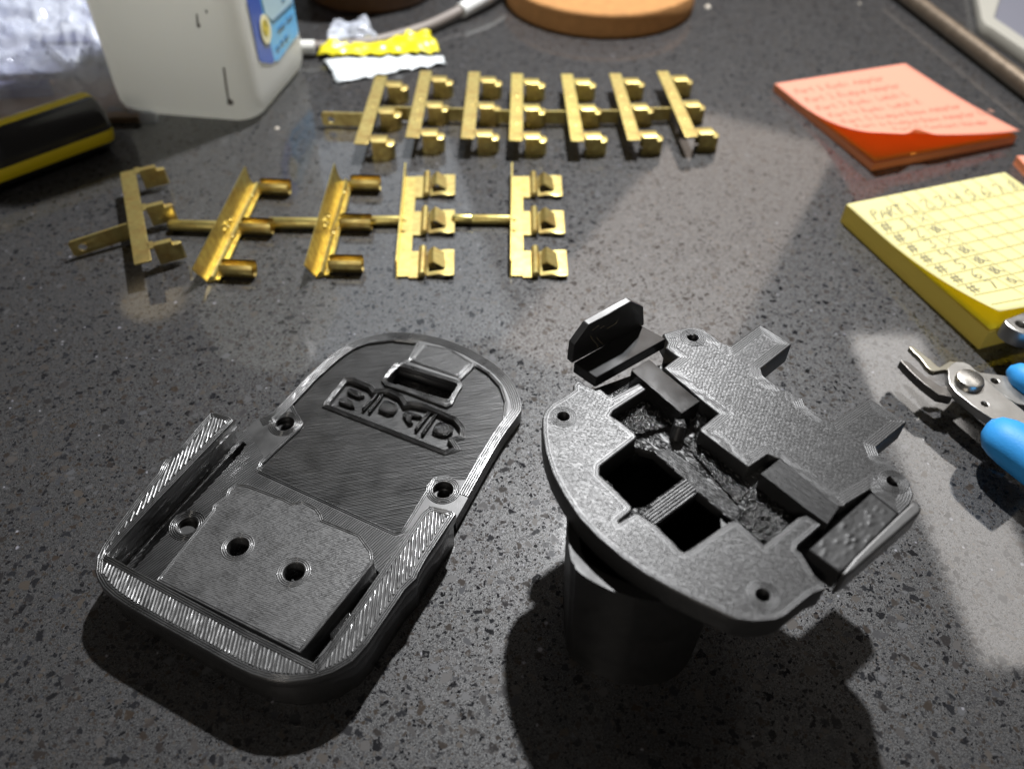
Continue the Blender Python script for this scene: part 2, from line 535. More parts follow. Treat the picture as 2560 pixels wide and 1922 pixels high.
# front part: under the rails
rail_out = xy(LC, Z_RAIL, [(545, 380), (500, 428), (420, 522), (362, 568), (338, 598), (322, 634), (240, 732), (130, 880), (92, 935), (68, 985), (64, 1030)]) + \
    xy(LF, Z_RAIL, [(172, 40), (184, 92), (212, 140), (262, 186), (340, 238), (500, 328), (700, 438), (870, 532), (960, 575), (1060, 604), (1160, 612), (1270, 600), (1375, 566),
                    (1475, 508), (1545, 430), (1620, 320), (1690, 218), (1735, 150), (1795, 92)]) + xy(LC, Z_RAIL, [(1408, 1048), (1440, 990), (1500, 900), (1562, 806)])
rail_in = xy(LC, Z_RAIL, [(1548, 790), (1450, 768), (1412, 800), (1330, 920), (1240, 1050), (1100, 1250), (978, 1424)]) + \
    xy(LC, Z_RAIL, [(700, 1288), (400, 1128), (118, 975)]) + xy(LB, Z_RAIL, [(300, 1222), (600, 902), (1000, 482), (1286, 182), (1240, 150)])
rail_poly = ccw(rail_out + rail_in)

floor_out = back_s + xy(LC, Z_RING, [(640, 470), (400, 720), (150, 960), (190, 1060), (560, 1260), (960, 1440), (1060, 1330), (1300, 1010), (1480, 800)])
recess = xy(LC, Z_RING, [(1395, 97), (1362, 165), (1322, 180), (1252, 245), (1266, 266), (1522, 362), (1548, 350), (1586, 270), (1580, 250), (1640, 190), (1690, 222),
                         (1740, 275), (1762, 340), (1754, 410), (1720, 500), (1672, 590), (1632, 650), (1466, 650), (1440, 700), (1420, 730), (1334, 872), (1310, 880), (746, 622),
                         (760, 592), (915, 450), (930, 430), (905, 390), (880, 345), (900, 312), (960, 240), (1040, 168), (1112, 122), (1200, 96), (1300, 86)])
recess = ccw(recess)
slot = xy(LT, Z_RING, [(782, 470), (872, 350), (900, 340), (1412, 500), (1420, 520), (1342, 638), (1310, 640), (800, 492)])
logo = xy(LT, Z_REC, [(265, 685), (425, 490), (470, 490), (615, 550), (650, 600), (735, 590), (790, 590), (890, 640), (935, 715), (1000, 705), (1110, 725), (1385, 845),
                      (1440, 915), (1436, 975), (1330, 1010), (1378, 1085), (1310, 1108), (260, 700)])
logo = ccw(logo)
holeL = LC(850, 430, Z_RING); holeR = LC(1508, 705, Z_RING)
holeF = LB(862, 1130, Z_RING)
left_slot = xy(LB, Z_RING, [(395, 1508), (660, 1215), (940, 905), (1340, 482), (1395, 400)]) + [tuple(LB(1300, 190, Z_RAIL)[:2]), tuple(LB(600, 905, Z_RAIL)[:2]), tuple(LB(150, 1390, Z_RAIL)[:2])]
right_slot = xy(LC, Z_RING, [(940, 1392), (1222, 1030), (1246, 1050), (982, 1398)])

mb = MB()
plate(mb, floor_out, [slot, circle(holeL, 1.6), circle(holeR, 1.6), left_slot], 0.0, 3.0, .2)
plate(mb, floor_out, [slot, logo, circle(holeL, 2.6), circle(holeR, 2.6), circle(holeF, 2.5), left_slot, right_slot], 2.9, Z_REC, .05)
hatch(mb, [recess, offset(logo, -1.7)], R(14), .5, Z_REC, .26, 2.6, hk=.8)
hatch(mb, [logo], R(14), .5, 2.95, .24)
body = mb.build('base_plate', P_WALL, lid, True, angle=80)
mb = MB()
plate(mb, floor_out, [recess, slot, circle(holeL, 2.6), circle(holeR, 2.6), circle(holeF, 2.5), left_slot, right_slot], Z_REC - .02, Z_RING, .12)
fl = xy(LC, Z_RING, [(690, 450), (760, 560), (735, 640), (1310, 900), (1345, 890), (1440, 790), (1240, 1060), (970, 1420), (210, 1040), (400, 760)])
hatch(mb, [fl, circle(holeF, 4.6), left_slot, right_slot], R(52), .62, Z_RING, .3, 2.2, hk=.8)
mb.build('rim', P_WALL, lid, True, angle=80)
mb = MB()
bk = resample(ccw(chaikin(back[:], 2)), 1.4)
arc = resample(back_s[2:-2], 1.2, False)
for k in range(5):
    d = .34 + .62 * k
    a2 = []
    for i in range(len(arc)):
        a = Vector(arc[max(i - 1, 0)]); b = Vector(arc[min(i + 1, len(arc) - 1)]); t = (b - a).normalized()
        a2.append((arc[i][0] - t.y * d, arc[i][1] + t.x * d))
    mb.bead(a2, Z_RING, .34, False)
for d in (-.3, -.8):
    mb.bead(resample(offset(recess, d), 1.3), Z_RING, .27)
for d in (-.28, -.76, -1.24):
    mb.bead(resample(offset(ccw(slot), d), 1.2), Z_RING, .26)
for c in (holeL, holeR, holeF):
    for r_ in (2.9, 3.4, 3.9, 4.4): mb.bead(circle(c, r_, 36), Z_RING, .26)
for r_ in (.0, 3.0, 6.0, 9.0, 12.0):
    pass
mb.build('perimeter_lines', P_BEAD, lid, True, angle=80)

# the recessed name: border, floor and the islands inside the letters
mb = MB()
plate(mb, offset(logo, -1.7), [logo], Z_REC - .02, Z_REC + .45, .1)
for d in (-.3, -.82, -1.34): mb.bead(resample(offset(logo, d), 1.0), Z_REC + .45, .26)
border = mb.build('name_border', P_BEAD, lid, True)
isl = [[(425, 555), (450, 540), (570, 585), (582, 612), (540, 628), (435, 585)],
       [(355, 640), (420, 625), (470, 660), (492, 712), (455, 705), (350, 668)],
       [(556, 730), (690, 585), (712, 592), (582, 742)],
       [(612, 752), (735, 598), (755, 604), (636, 762)],
       [(705, 735), (735, 690), (760, 658), (800, 660), (870, 690), (882, 726), (850, 768), (800, 776)],
       [(925, 780), (965, 752), (1020, 765), (1100, 800), (1060, 800), (1015, 792), (1000, 828), (1020, 855), (980, 860)],
       [(1030, 915), (1150, 750), (1185, 762), (1060, 925)],
       [(1090, 952), (1215, 775), (1238, 782), (1118, 962)],
       [(1190, 930), (1225, 870), (1260, 845), (1330, 868), (1385, 900), (1378, 940), (1320, 972), (1250, 960)]]
for q in isl:
    poly = ccw(xy(LT, Z_REC, q))
    mb = MB()
    plate(mb, poly, [], 2.9, Z_REC + .15, .15)
    for d in (.2, .7):
        mb.bead(resample(offset(poly, d), .7), Z_REC + .15, .24)
    mb.build('letter_island', P_ROUGH, lid, True)
# latch pad in front of the slot
mb = MB()
pad = ccw(xy(LC, Z_RING + .1, [(1425, 100), (1368, 172), (1570, 240), (1630, 178), (1540, 120)]))
for d in (.25, .75): mb.bead(resample(offset(pad, d), 1.2), Z_RING + .1, .28)
mb.prism(pad, Z_RING - .2, Z_RING + .1)
hatch(mb, [offset(pad, .9)], R(20), .5, Z_RING + .1, .25)
mb.build('latch_pad', P_WALL, lid, True, angle=80)

# the raised rails
mb = MB()
plate(mb, rail_poly, [], 10.4, Z_RAIL - .05, .35)
mb2 = offset(rail_poly, .7)
plate(mb, mb2, [], 0.0, 10.5, .2)
inner = offset(rail_poly, 1.75)
hatch(mb, [inner], R(92), .85, Z_RAIL - .05, .42, 1.2, .06, .08)
rails = mb.build('rail', P_WALL, lid, True, angle=80)
mb = MB()
rs = resample(rail_poly, 1.2)
for k in range(3):
    mb.bead(resample(offset(rail_poly, .35 + .5 * k), 1.2), Z_RAIL - .05, .28)
ro = ccw(rail_poly)
mb.build('rail_edge_lines', P_BEAD, rails, True, angle=80)
# stop lug on the inner side of the right rail
mb = MB()
mb.prism(xy(LC, 11, [(1115, 1208), (1128, 1222), (1065, 1318), (1040, 1322), (1036, 1300)]), 3, 11)
mb.build('stop_lug', P_GLOSS, lid, True, bevel=.3)

# terminal block
blk = ccw(xy(LC, Z_BLOCK, [(312, 1082), (915, 1384), (1222, 1008), (1216, 958), (1165, 888), (1012, 826), (1006, 805), (985, 776), (930, 748), (884, 756), (850, 737), (702, 682), (652, 676),
                           (612, 702), (602, 732), (548, 770), (546, 790), (530, 812)]))
h1, h2 = LC(655, 940, Z_BLOCK), LC(888, 1045, Z_BLOCK)
mb = MB()
plate(mb, blk, [circle(h1, 2.55), circle(h2, 2.45)], 4.2, Z_BLOCK, .2)
hatch(mb, [offset(blk, 1.0), circle(h1, 4.0), circle(h2, 4.0)], R(-14), .43, Z_BLOCK - .03, .22, .55, .07, .07, hk=.45)
block = mb.build('terminal_block', P_BLOCK, lid, True, angle=80)
mb = MB()
for d in (.3, .8): mb.bead(resample(offset(blk, d), 1.1), Z_BLOCK - .04, .27)
for c in (h1, h2):
    for r_ in (2.85, 3.3, 3.8): mb.bead(circle(c, r_, 34), Z_BLOCK - .06, .25)
mb.build('perimeter_lines', P_BLOCK, block, True, angle=80)

def blobs(mb, c, rx, ry, z, amp, n=14, seed=1, cell=.5):
    """rough, bubbly patch of badly printed plastic"""
    vs = []; fs = []
    for j in range(n + 1):
        for i in range(n + 1):
            x = (i / n * 2 - 1); y = (j / n * 2 - 1)
            X = c[0] + rx[0] * x + ry[0] * y; Y = c[1] + rx[1] * x + ry[1] * y
            q = Vector((X / cell * .55, Y / cell * .55, seed * 7.3))
            h = noise.noise(q) * .6 + abs(noise.noise(q * 2.1)) * .7
            vs.append((X, Y, z + h * amp))
    for j in range(n):
        for i in range(n):
            a = j * (n + 1) + i
            fs.append((a, a + 1, a + n + 2, a + n + 1))
    mb.add(vs, fs)
for k, c in enumerate((h1, h2)):
    mb = MB(); blobs(mb, c, (2.4, 0), (0, 2.4), 7.0, 1.4, 12, k + 3, .45)
    mb.build('rough_hole_floor', P_ROUGH, block, True, angle=180)

# ------------------------------------------------------------------ printed plate on its hollow stem
ZP = 45.0
o = px(1700, 1500, 0)
adp = thing('printed_adapter', 'black printed adapter plate with two latch clips, standing on a hollow stem', 'printed part', (o.x, o.y, 0))
fh_outer = xy(PA, ZP, [(385, 872), (346, 925), (352, 968), (250, 1040), (120, 1112), (52, 1190)]) + \
    xy(PC, ZP, [(120, 545), (121, 605), (132, 680), (160, 765), (205, 850), (265, 940), (340, 1018), (430, 1095), (520, 1158), (620, 1214), (740, 1274), (850, 1324), (888, 1341),
                (960, 1351), (1040, 1344), (1080, 1328), (1130, 1287), (1190, 1240), (1238, 1222), (1226, 1192), (1198, 1166)])
fh_inner = xy(PR, ZP, [(642, 1175), (590, 1130), (600, 1092), (845, 880), (825, 856), (690, 776), (602, 800), (252, 1086)]) + \
    xy(PM, ZP, [(1455, 1280), (1425, 1252), (1340, 1262), (920, 1562), (872, 1576), (828, 1552), (584, 1296), (540, 1270), (400, 1178), (352, 1176), (196, 1268), (190, 1255), (318, 1152),
                (330, 1112), (290, 1060), (-6, 772), (0, 684), (366, 402), (380, 378), (350, 338), (232, 240), (110, 160)]) + \
    xy(PA, ZP, [(762, 1190), (1040, 1012), (1110, 966), (1128, 938), (1100, 905), (1060, 885), (745, 1048), (690, 1018), (625, 962), (580, 975), (475, 930), (430, 888)])
bh_outer = xy(PA, ZP, [(1310, 455), (1275, 395), (1335, 375), (1420, 350), (1530, 328), (1600, 325), (1700, 350), (1800, 420), (1880, 486), (1930, 500)]) + \
    xy(PC, ZP, [(862, 262), (980, 176), (1105, 255), (985, 350), (992, 376), (1060, 432), (1085, 436), (1150, 470), (1160, 496), (1232, 546), (1270, 560), (1410, 466), (1562, 560),
                (1440, 660), (1452, 692), (1520, 745), (1572, 800), (1587, 850), (1572, 886)])
bh_inner = xy(PR, ZP, [(1650, 775), (1385, 560), (1352, 512), (1205, 600), (1100, 662), (1085, 690), (1015, 690), (415, 195), (390, 188), (300, 152), (282, 152), (90, 282)]) + \
    xy(PM, ZP, [(1528, 690), (1042, 322), (1036, 292), (1060, 276), (1228, 138)]) + xy(PA, ZP, [(1660, 1066), (1282, 745), (1430, 632), (1302, 540), (1326, 482)])
FH, BH = ccw(fh_outer + fh_inner), ccw(bh_outer + bh_inner)
scr = [PC(203, 540, ZP), PC(992, 1246, ZP), PC(715, 228, ZP), PC(1508, 797, ZP)]
def wavy(mb, poly, n0, n1, z, r, step=.46):
    for k in range(n0, n1):
        lp = resample(offset(poly, .3 + step * k), .8)
        mb.bead(lp, z, r, hk=.42)
mb = MB()
plate(mb, FH, [circle(c, 1.25, 20) for c in scr[:2]], ZP - 6, ZP, .25)
wavy(mb, FH, 0, 2, ZP - .05, .26, .5)
hatch(mb, [offset(FH, 1.2)] + [circle(c, 3.2) for c in scr[:2]], R(-20), .46, ZP - .04, .25, .42, .07, .026, hk=.40)
for c in scr[:2]:
    for r_ in (1.6, 2.05, 2.5, 2.95): mb.bead(circle(c, r_, 26), ZP - .04, .25)
mb.build('front_deck', P_TOP, adp, True, angle=80)
mb = MB()
plate(mb, BH, [circle(c, 1.25, 20) for c in scr[2:]], ZP - 6, ZP, .25)
wavy(mb, BH, 0, 5, ZP - .05, .26, .5)
hatch(mb, [offset(BH, 2.6)] + [circle(c, 3.2) for c in scr[2:]], R(-17), .46, ZP - .04, .25, .42, .07, .026, hk=.40)
for c in scr[2:]:
    for r_ in (1.6, 2.05, 2.5, 2.95): mb.bead(circle(c, r_, 26), ZP - .04, .25)
mb.build('back_deck', P_TOP, adp, True, angle=80)
# lower floor with the two wells
ZD = 40.6
whole = ccw(offset(fh_outer, 0.0) if False else fh_outer + xy(PR, ZP, [(1000, 1350), (1500, 900)])[:0] + bh_outer[::-1][:0] + list(reversed(xy(PC, ZP, [(640, 260), (720, 330), (900, 430), (1100, 560), (1300, 700), (1440, 830), (1300, 960), (1190, 1080)]))))
wellA = xy(PM, ZD, [(-20, 720), (300, 470), (560, 540), (872, 815), (470, 1112), (330, 1130)])
wellB = xy(PM, ZD, [(575, 1300), (1012, 958), (1375, 1250), (870, 1590)])
mb = MB()
plate(mb, offset(whole, .6), [wellA, wellB], ZD - 2.6, ZD, .15)
strip1 = xy(PM, ZD, [(565, 545), (620, 515), (730, 520), (1090, 800), (1400, 1040), (1440, 1180), (1375, 1245), (1010, 950), (872, 815)])
strip2 = xy(PM, ZD, [(872, 815), (1010, 950), (575, 1295), (430, 1180)])
hatch(mb, [offset(whole, .9), wellA, wellB], R(-46), .5, ZD - .02, .27, .6, .06, .11)
hatch(mb, [strip1], R(-46), .5, ZD + .12, .29, .6, .04, .03, hk=.45)
hatch(mb, [strip2], R(40), .7, ZD + .15, .4, .7, .04, .04, hk=.5)
floor_ = mb.build('lower_floor', P_TOP, adp, True, angle=80)
def patch(fn, z, q, amp, seed, n=44, cell=.55):
    """bubbly patch over the quad q of photo points"""
    a, b, c, d = [fn(x, y, z) for x, y in q]
    vs = []; fs = []
    for j in range(n + 1):
        for i in range(n + 1):
            u, v = i / n, j / n
            p = a.lerp(b, u).lerp(d.lerp(c, u), v)
            w = Vector((p.x / cell, p.y / cell, seed * 3.1))
            ds = noise.voronoi(w * .62)[0][0]
            h = max(0, .55 - ds) * 1.5 * (0.4 + 0.9 * max(0, noise.noise(w * .35) + .4)) + noise.noise(w * .5) * .5
            vs.append((p.x, p.y, z + h * amp))
    for j in range(n):
        for i in range(n):
            k = j * (n + 1) + i
            fs.append((k, k + 1, k + n + 2, k + n + 1))
    m = MB(); m.add(vs, fs); return m
for fn, z, q, amp, sd in ((PA, 41.6, [(720, 1250), (1120, 960), (1560, 1290), (1010, 1440)], 1.15, 1),
                          (PR, 41.4, [(-60, 900), (180, 420), (760, 800), (240, 1090)], 1.2, 2),
                          (PM, 41.0, [(850, 420), (1010, 380), (1580, 900), (1420, 1080)], 1.1, 3),
                          (PA, 41.5, [(1540, 1290), (1700, 1230), (1760, 1330), (1620, 1400)], 1.4, 4)):
    patch(fn, z, q, amp, sd).build('rough_patch', P_ROUGH, adp, True, angle=180)
# post beside the first well
b0 = PM(830, 235, 45.2)
mb = MB(); mb.tube([(b0.x, b0.y, 36), (b0.x + .1, b0.y, 44.4), (b0.x, b0.y, 45.2)], [1.9, 1.5, .9], 14)
blobs(mb, b0, (1.1, 0), (0, 1.1), 45.0, 1.0, 10, 5, .35)
mb.build('post', P_TOP, adp, True, angle=60)
mb = MB()
w0, w1 = PM(360, 400, 44), PM(690, 215, 44)
mb.box(((w0.x + w1.x) / 2, (w0.y + w1.y) / 2, 35), ((w1 - w0).length, 1.6, 8), math.atan2(w1.y - w0.y, w1.x - w0.x))
mb.build('well_wall', P_SMOOTH, adp, bevel=.2)
# latch arms
mb = MB(); bar = xy(PA, 46.2, [(945, 772), (1132, 655), (1662, 1092), (1470, 1222)])
mb.prism(bar, 41, 46.2)
arm1 = mb.build('latch_arm', P_SMOOTH, adp, bevel=.15)
mb = MB(); bar = xy(PR, 45.9, [(216, 352), (418, 192), (1030, 690), (905, 872)])
mb.prism(bar, 41, 45.9); hatch(mb, [bar], R(-46), .5, 45.85, .22, .8)
arm2 = mb.build('latch_arm', P_SATIN, adp, True, bevel=.1)
# left clip: shelf and upright finger flange
ZC = 46.0
sh = xy(PA, ZC, [(350, 690), (585, 850), (1310, 445), (1040, 300)])
mb = MB(); mb.prism(sh, ZC - 3.2, ZC); clipL = mb.build('latch_clip', P_SMOOTH, adp, bevel=.25)
B0, B1 = PA(385, 668, ZC), PA(1078, 290, ZC)
nrm = Vector((-(B1 - B0).y, (B1 - B0).x, 0)).normalized()
face = [pxp(1350 + x / 4.152, 740 + y / 4.152, B0, nrm) for x, y in [(330, 700), (352, 510), (505, 300), (950, 55), (1075, 112), (1082, 300)]]
mb = MB()
nf = len(face); out = nrm if nrm.y > 0 else -nrm
vs = list(face) + [q + out * 1.9 for q in face]
mb.add(vs, [list(range(nf)), list(range(2 * nf - 1, nf - 1, -1))] + [(i, (i + 1) % nf, nf + (i + 1) % nf, nf + i) for i in range(nf)])
mb.build('finger_flange', P_WALL, clipL, bevel=.22)
mb = MB()
for k in range(3):
    a = face[0].lerp(face[5], .2 + .13 * k) - out * .5; b = face[2].lerp(face[3], .25 + .12 * k) - out * .7
    pts = [a.lerp(b, t) + Vector((math.sin(7 * t + k) * 1.6, math.cos(5 * t + k * 2) * .3, 0)) for t in [i / 8 for i in range(9)]]
    mb.tube(pts[1 + k % 3:8 - k % 2], .045, 5)
mb.build('stray_strings', plain('filament_string', (.20, .17, .11), .3), clipL, True)
# right clip
sh = xy(PR, ZC, [(712, 1135), (1365, 540), (1645, 765), (1040, 1375)])
mb = MB(); mb.prism(sh, ZC - 6, ZC); clipR = mb.build('latch_clip', P_SATIN, adp, bevel=.35)
fl = xy(PR, ZC + .4, [(1050, 1385), (1180, 1225), (1340, 1065), (1640, 775), (1790, 640), (1850, 642), (1885, 705), (1875, 745), (1195, 1340), (1110, 1400)])
mb = MB(); mb.prism(fl, ZC - 6.5, ZC + .4); mb.build('finger_flange', P_WALL, clipR, bevel=.7, seg=3)
m = patch(PR, ZC + .02, [(740, 1130), (1370, 560), (1620, 770), (1050, 1350)], .30, 8, 40, .9)
m.build('print_blobs', P_SATIN, clipR, True, angle=180)
# hollow stem
stem0 = [(13.6, 100), (14.2, 88), (15.0, 84.7), (21.0, 80.8), (28, 78.6), (36, 79), (42, 83), (45.5, 90), (46.5, 102), (43, 114), (36, 122), (26, 123), (17, 116)]
cx, cy = 30, 101
stem0 = resample(chaikin(stem0, 2), 1.6)
stem0 = [(x + .35 * math.cos(i * .9) * (i % 7 == 0), y) for i, (x, y) in enumerate(stem0)]
stem1 = [((x - cx) * 1.05 + cx - 1.0, (y - cy) * 1.05 + cy) for x, y in stem0]
mb = MB()
nS = len(stem0)
def ring_(poly, z, k): return [((x - cx) * k + cx, (y - cy) * k + cy, z) for x, y in poly]
L0, L1, L2, L3 = ring_(stem0, 0, 1), ring_(stem1, 39.5, 1), ring_(stem1, 39.5, .88), ring_(stem0, .8, .86)
mb.add(L0 + L1 + L2 + L3, [(i, (i + 1) % nS, nS + (i + 1) % nS, nS + i) for i in range(nS)] + [(nS + i, nS + (i + 1) % nS, 2 * nS + (i + 1) % nS, 2 * nS + i) for i in range(nS)] +
       [(2 * nS + i, 2 * nS + (i + 1) % nS, 3 * nS + (i + 1) % nS, 3 * nS + i) for i in range(nS)] + [list(range(3 * nS, 4 * nS))])
mb.build('stem', P_STEM, adp, True, angle=30)

# ------------------------------------------------------------------ brass terminals, upper row
def terminal(name, label, group, first=False, tab=14.0, mt=None, dots=(), kink=False):
    """E-shaped stamped brass strip: flat spine, three folded clips, one blade on edge"""
    mt = mt or BRASS
    t = thing(name, label, 'terminal', group=group, local=True)
    mb = MB(); plate(mb, [(0, -31), (5.6, -31), (5.6, 31), (0, 31)], [], 7.5, 8.1, .12)
    for dx, dy in dots:
        mb.tube([(dx, dy, 8.0), (dx, dy, 8.35), (dx, dy, 8.5)], [.75, .6, .2], 10)
    mb.build('spine', mt, t, True, angle=40)
    for yc in ((30.0, 3.0, -22.0) if kink else (23.6, -1.6, -26.2)):
        mb = MB()
        # folded sheet: front cheek, rounded top, back cheek; the far end swells into the contact
        prof = [(-3.1, .1), (-3.15, 4.0), (-3.1, 7.5), (-2.85, 8.05), (-2.5, 8.2), (0, 8.25), (2.5, 8.2), (2.85, 8.05), (3.1, 7.5), (3.1, .6)]
        xs = [(6.9, 1.0, 1.0), (8.0, 1.0, 1.0), (13.0, 1.0, 1.0), (13.15, 1.0, .80), (14.6, .96, .79), (15.4, .75, .78), (15.8, .4, .77), (16.0, .15, .76)]
        vs = []; fs = []
        th = .45
        for lay in (0, 1):
            for x, ky, kz in xs:
                for y, z in prof:
                    sh = 1 - lay * th / 2.9
                    vs.append((x, yc + y * ky * sh * (.4 if kink else 1), z * kz - (lay * th if z > 7 else 0)))
        npf = len(prof); nx = len(xs)
        for lay in (0, 1):
            b = lay * npf * nx
            for i in range(nx - 1):
                for k in range(npf - 1):
                    fs.append((b + i * npf + k, b + i * npf + k + 1, b + (i + 1) * npf + k + 1, b + (i + 1) * npf + k))
        mb.add(vs, fs)
        mb.box((6.1, yc, 7.85), (1.8, 4.2, .5))
        c = mb.build('clip', mt, t, True, angle=28)
        mb = MB(); dk = 1.8 if kink else 0
        mb.tube([(10.4, yc - 2.7 + dk, 2.6), (10.4, yc - 3.15 + dk, 2.6), (10.4, yc - 3.3 + dk, 2.6)], [1.0, .9, .3], 12)
        mb.build('dimple', BRASS2, c, True)
    mb = MB()
    hole = [(-tab + 4 + 1.5 * math.cos(i * .5236), 3.6 + 1.5 * math.sin(i * .5236)) for i in range(12)]
    if tab > 16:
        m2 = MB(); plate(m2, [(-tab, 1.6), (-tab + .9, .6), (0.4, .6), (.4, 7.0), (-tab + .9, 7.0), (-tab, 6.0)], [hole], -.4, .4, .1)
        yo = (lambda x: -3.0 - (3.0 if kink and x < -3 else 0) * min(1, (-x - 3) / 6 if x < -3 else 0))
        mb.add([(v[0], yo(v[0]) + v[2], v[1]) for v in m2.v], m2.f)
    else:
        mb.box((-tab / 2, -3.0, 3.8), (tab, .8, 6.2))
    mb.build('blade', mt, t, True, angle=40)
    return t

upper = [(-67.6, 331.0, -.2, 19, 'leftmost, its pierced blade sticking out'),
         (-47.3, 337.5, 0.0, 13, 'second from the left'),
         (-24.4, 338.0, .3, 13, 'third from the left'),
         (-4.2, 337.2, .3, 13, 'fourth of seven, in the middle'),
         (20.4, 338.2, 2.6, 14, 'third from the right'),
         (43.8, 340.2, 3.6, 14, 'second from the right'),
         (67.5, 344.0, 5.2, 14, 'rightmost of the seven')]
dotsets = [((3, 1),), ((3, 2), (2.6, -8), (3.4, -16)), ((3.2, -2), (5.0, 1.5)), ((2.8, 8), (3.2, -4), (2.9, -17)), ((2.8, 9), (3, -5), (3, -18)), ((2.8, 9), (3, -4), (3.2, -17)), ((2.9, 9), (3.2, -4), (3, -16))]
for i, (x, y, a, tab, txt) in enumerate(upper):
    t = terminal('brass_terminal', 'E-shaped brass terminal of the far row, ' + txt, 'brass terminals of the far row', tab=tab, mt=BRASS2 if i in (3, 4) else BRASS, dots=dotsets[i])
    t.location = Vector((x, y, 0)) * MM
    t.rotation_euler = (0, 0, R(a))

# ------------------------------------------------------------------ brass terminals, lower row
G2 = 'brass terminals of the near row'
t = terminal('brass_terminal', 'slanted E-shaped brass terminal with a pierced blade, leftmost of the near row', G2, tab=21, mt=BRASS, dots=(), kink=True)
t.location = Vector((-140.5, 243.5, .9)) * MM
t.rotation_euler = (0, R(-3), R(24))

def sleeve(name, label, loc, rz, mt):
    """brass strip with a V-shaped spine, rolled sleeves and a round pin"""
    t = thing(name, label, 'terminal', group=G2, local=True)
    mb = MB()
    prof = [(-.4, 7.4), (.1, 7.5), (1.9, 3.0), (3.6, .9), (4.6, 1.9), (5.6, 2.5), (6.6, 1.9), (7.2, .9), (9.2, 1.3), (9.3, .8), (7.2, .3), (3.6, .25), (1.5, 2.6)]
    ys = [(-33, .0), (-30, 0), (-24, 0), (0, 0), (24, 0), (30, 0), (33, 1)]
    vs = []; fs = []
    for y, k in ys:
        for x, z in prof:
            yy = y
            if abs(y) == 33 and x > 1: yy = y * (.94 if x < 4 else .90)
            vs.append((x * .76, yy, z))
    nP = len(prof)
    for i in range(len(ys) - 1):
        for k in range(nP):
            fs.append((i * nP + k, i * nP + (k + 1) % nP, (i + 1) * nP + (k + 1) % nP, (i + 1) * nP + k))
    fs += [list(range(nP)), [(len(ys) - 1) * nP + k for k in range(nP)]]
    mb.add(vs, fs)
    # torn burrs in the middle and bright dimples
    for k in range(5):
        mb.box((1.8 + .4 * (k % 2), -4 + 2 * k, 3.1), (1.0, 1.5, 1.0), .4 * k, tilt=Matrix.Rotation(.5 * k, 3, 'Y'))
    for dy in (20, -7):
        mb.tube([(5.0, dy, 2.2), (5.0, dy, 2.75), (5.0, dy, 2.9)], [.9, .7, .2], 10)
    mb.build('spine', mt, t, True, angle=28)
    for yc in (26.0, -.8, -26.0):
        mb = MB()
        vs = []; fs = []
        xs = [6.6, 7.8, 17.2, 18.4]
        ang = [R(a) for a in range(112, 431, 20)]
        for lay in (0, 1):
            rr = 3.1 - lay * .5
            for i, x in enumerate(xs):
                k = .8 if i in (0,) else 1.0
                for a in ang:
                    vs.append((x, yc - math.cos(a) * rr * k * .95, 3.2 + math.sin(a) * rr * k * 1.05))
        na = len(ang)
        for lay in (0, 1):
            b = lay * na * len(xs)
            for i in range(len(xs) - 1):
                for k in range(na - 1):
                    fs.append((b + i * na + k, b + i * na + k + 1, b + (i + 1) * na + k + 1, b + (i + 1) * na + k))
        mb.add(vs, fs)
        mb.box((6.8, yc, 1.1), (2.2, 4.6, .5))
        mb.build('clip', BRASS, t, True, angle=50)
    mb = MB(); mb.tube([(-20.5, -1.2, 2.4), (-20.2, -1.2, 2.4), (-19.2, -1.15, 2.4), (1.5, -.9, 2.5)], [.9, 1.5, 2.1, 2.1], 16)
    mb.build('pin', mt, t, True, angle=50)
    t.location = Vector(loc) * MM
    t.rotation_euler = (0, 0, R(rz))
    return t
sleeve('brass_terminal', 'brass terminal with a V-shaped spine, second from the left in the near row', (-108.5, 248.2, 0), -1.2, BRASS2)
sleeve('brass_terminal', 'brass terminal with a V-shaped spine, third from the left in the near row', (-72.6, 252.2, 0), 1.0, BRASS2)

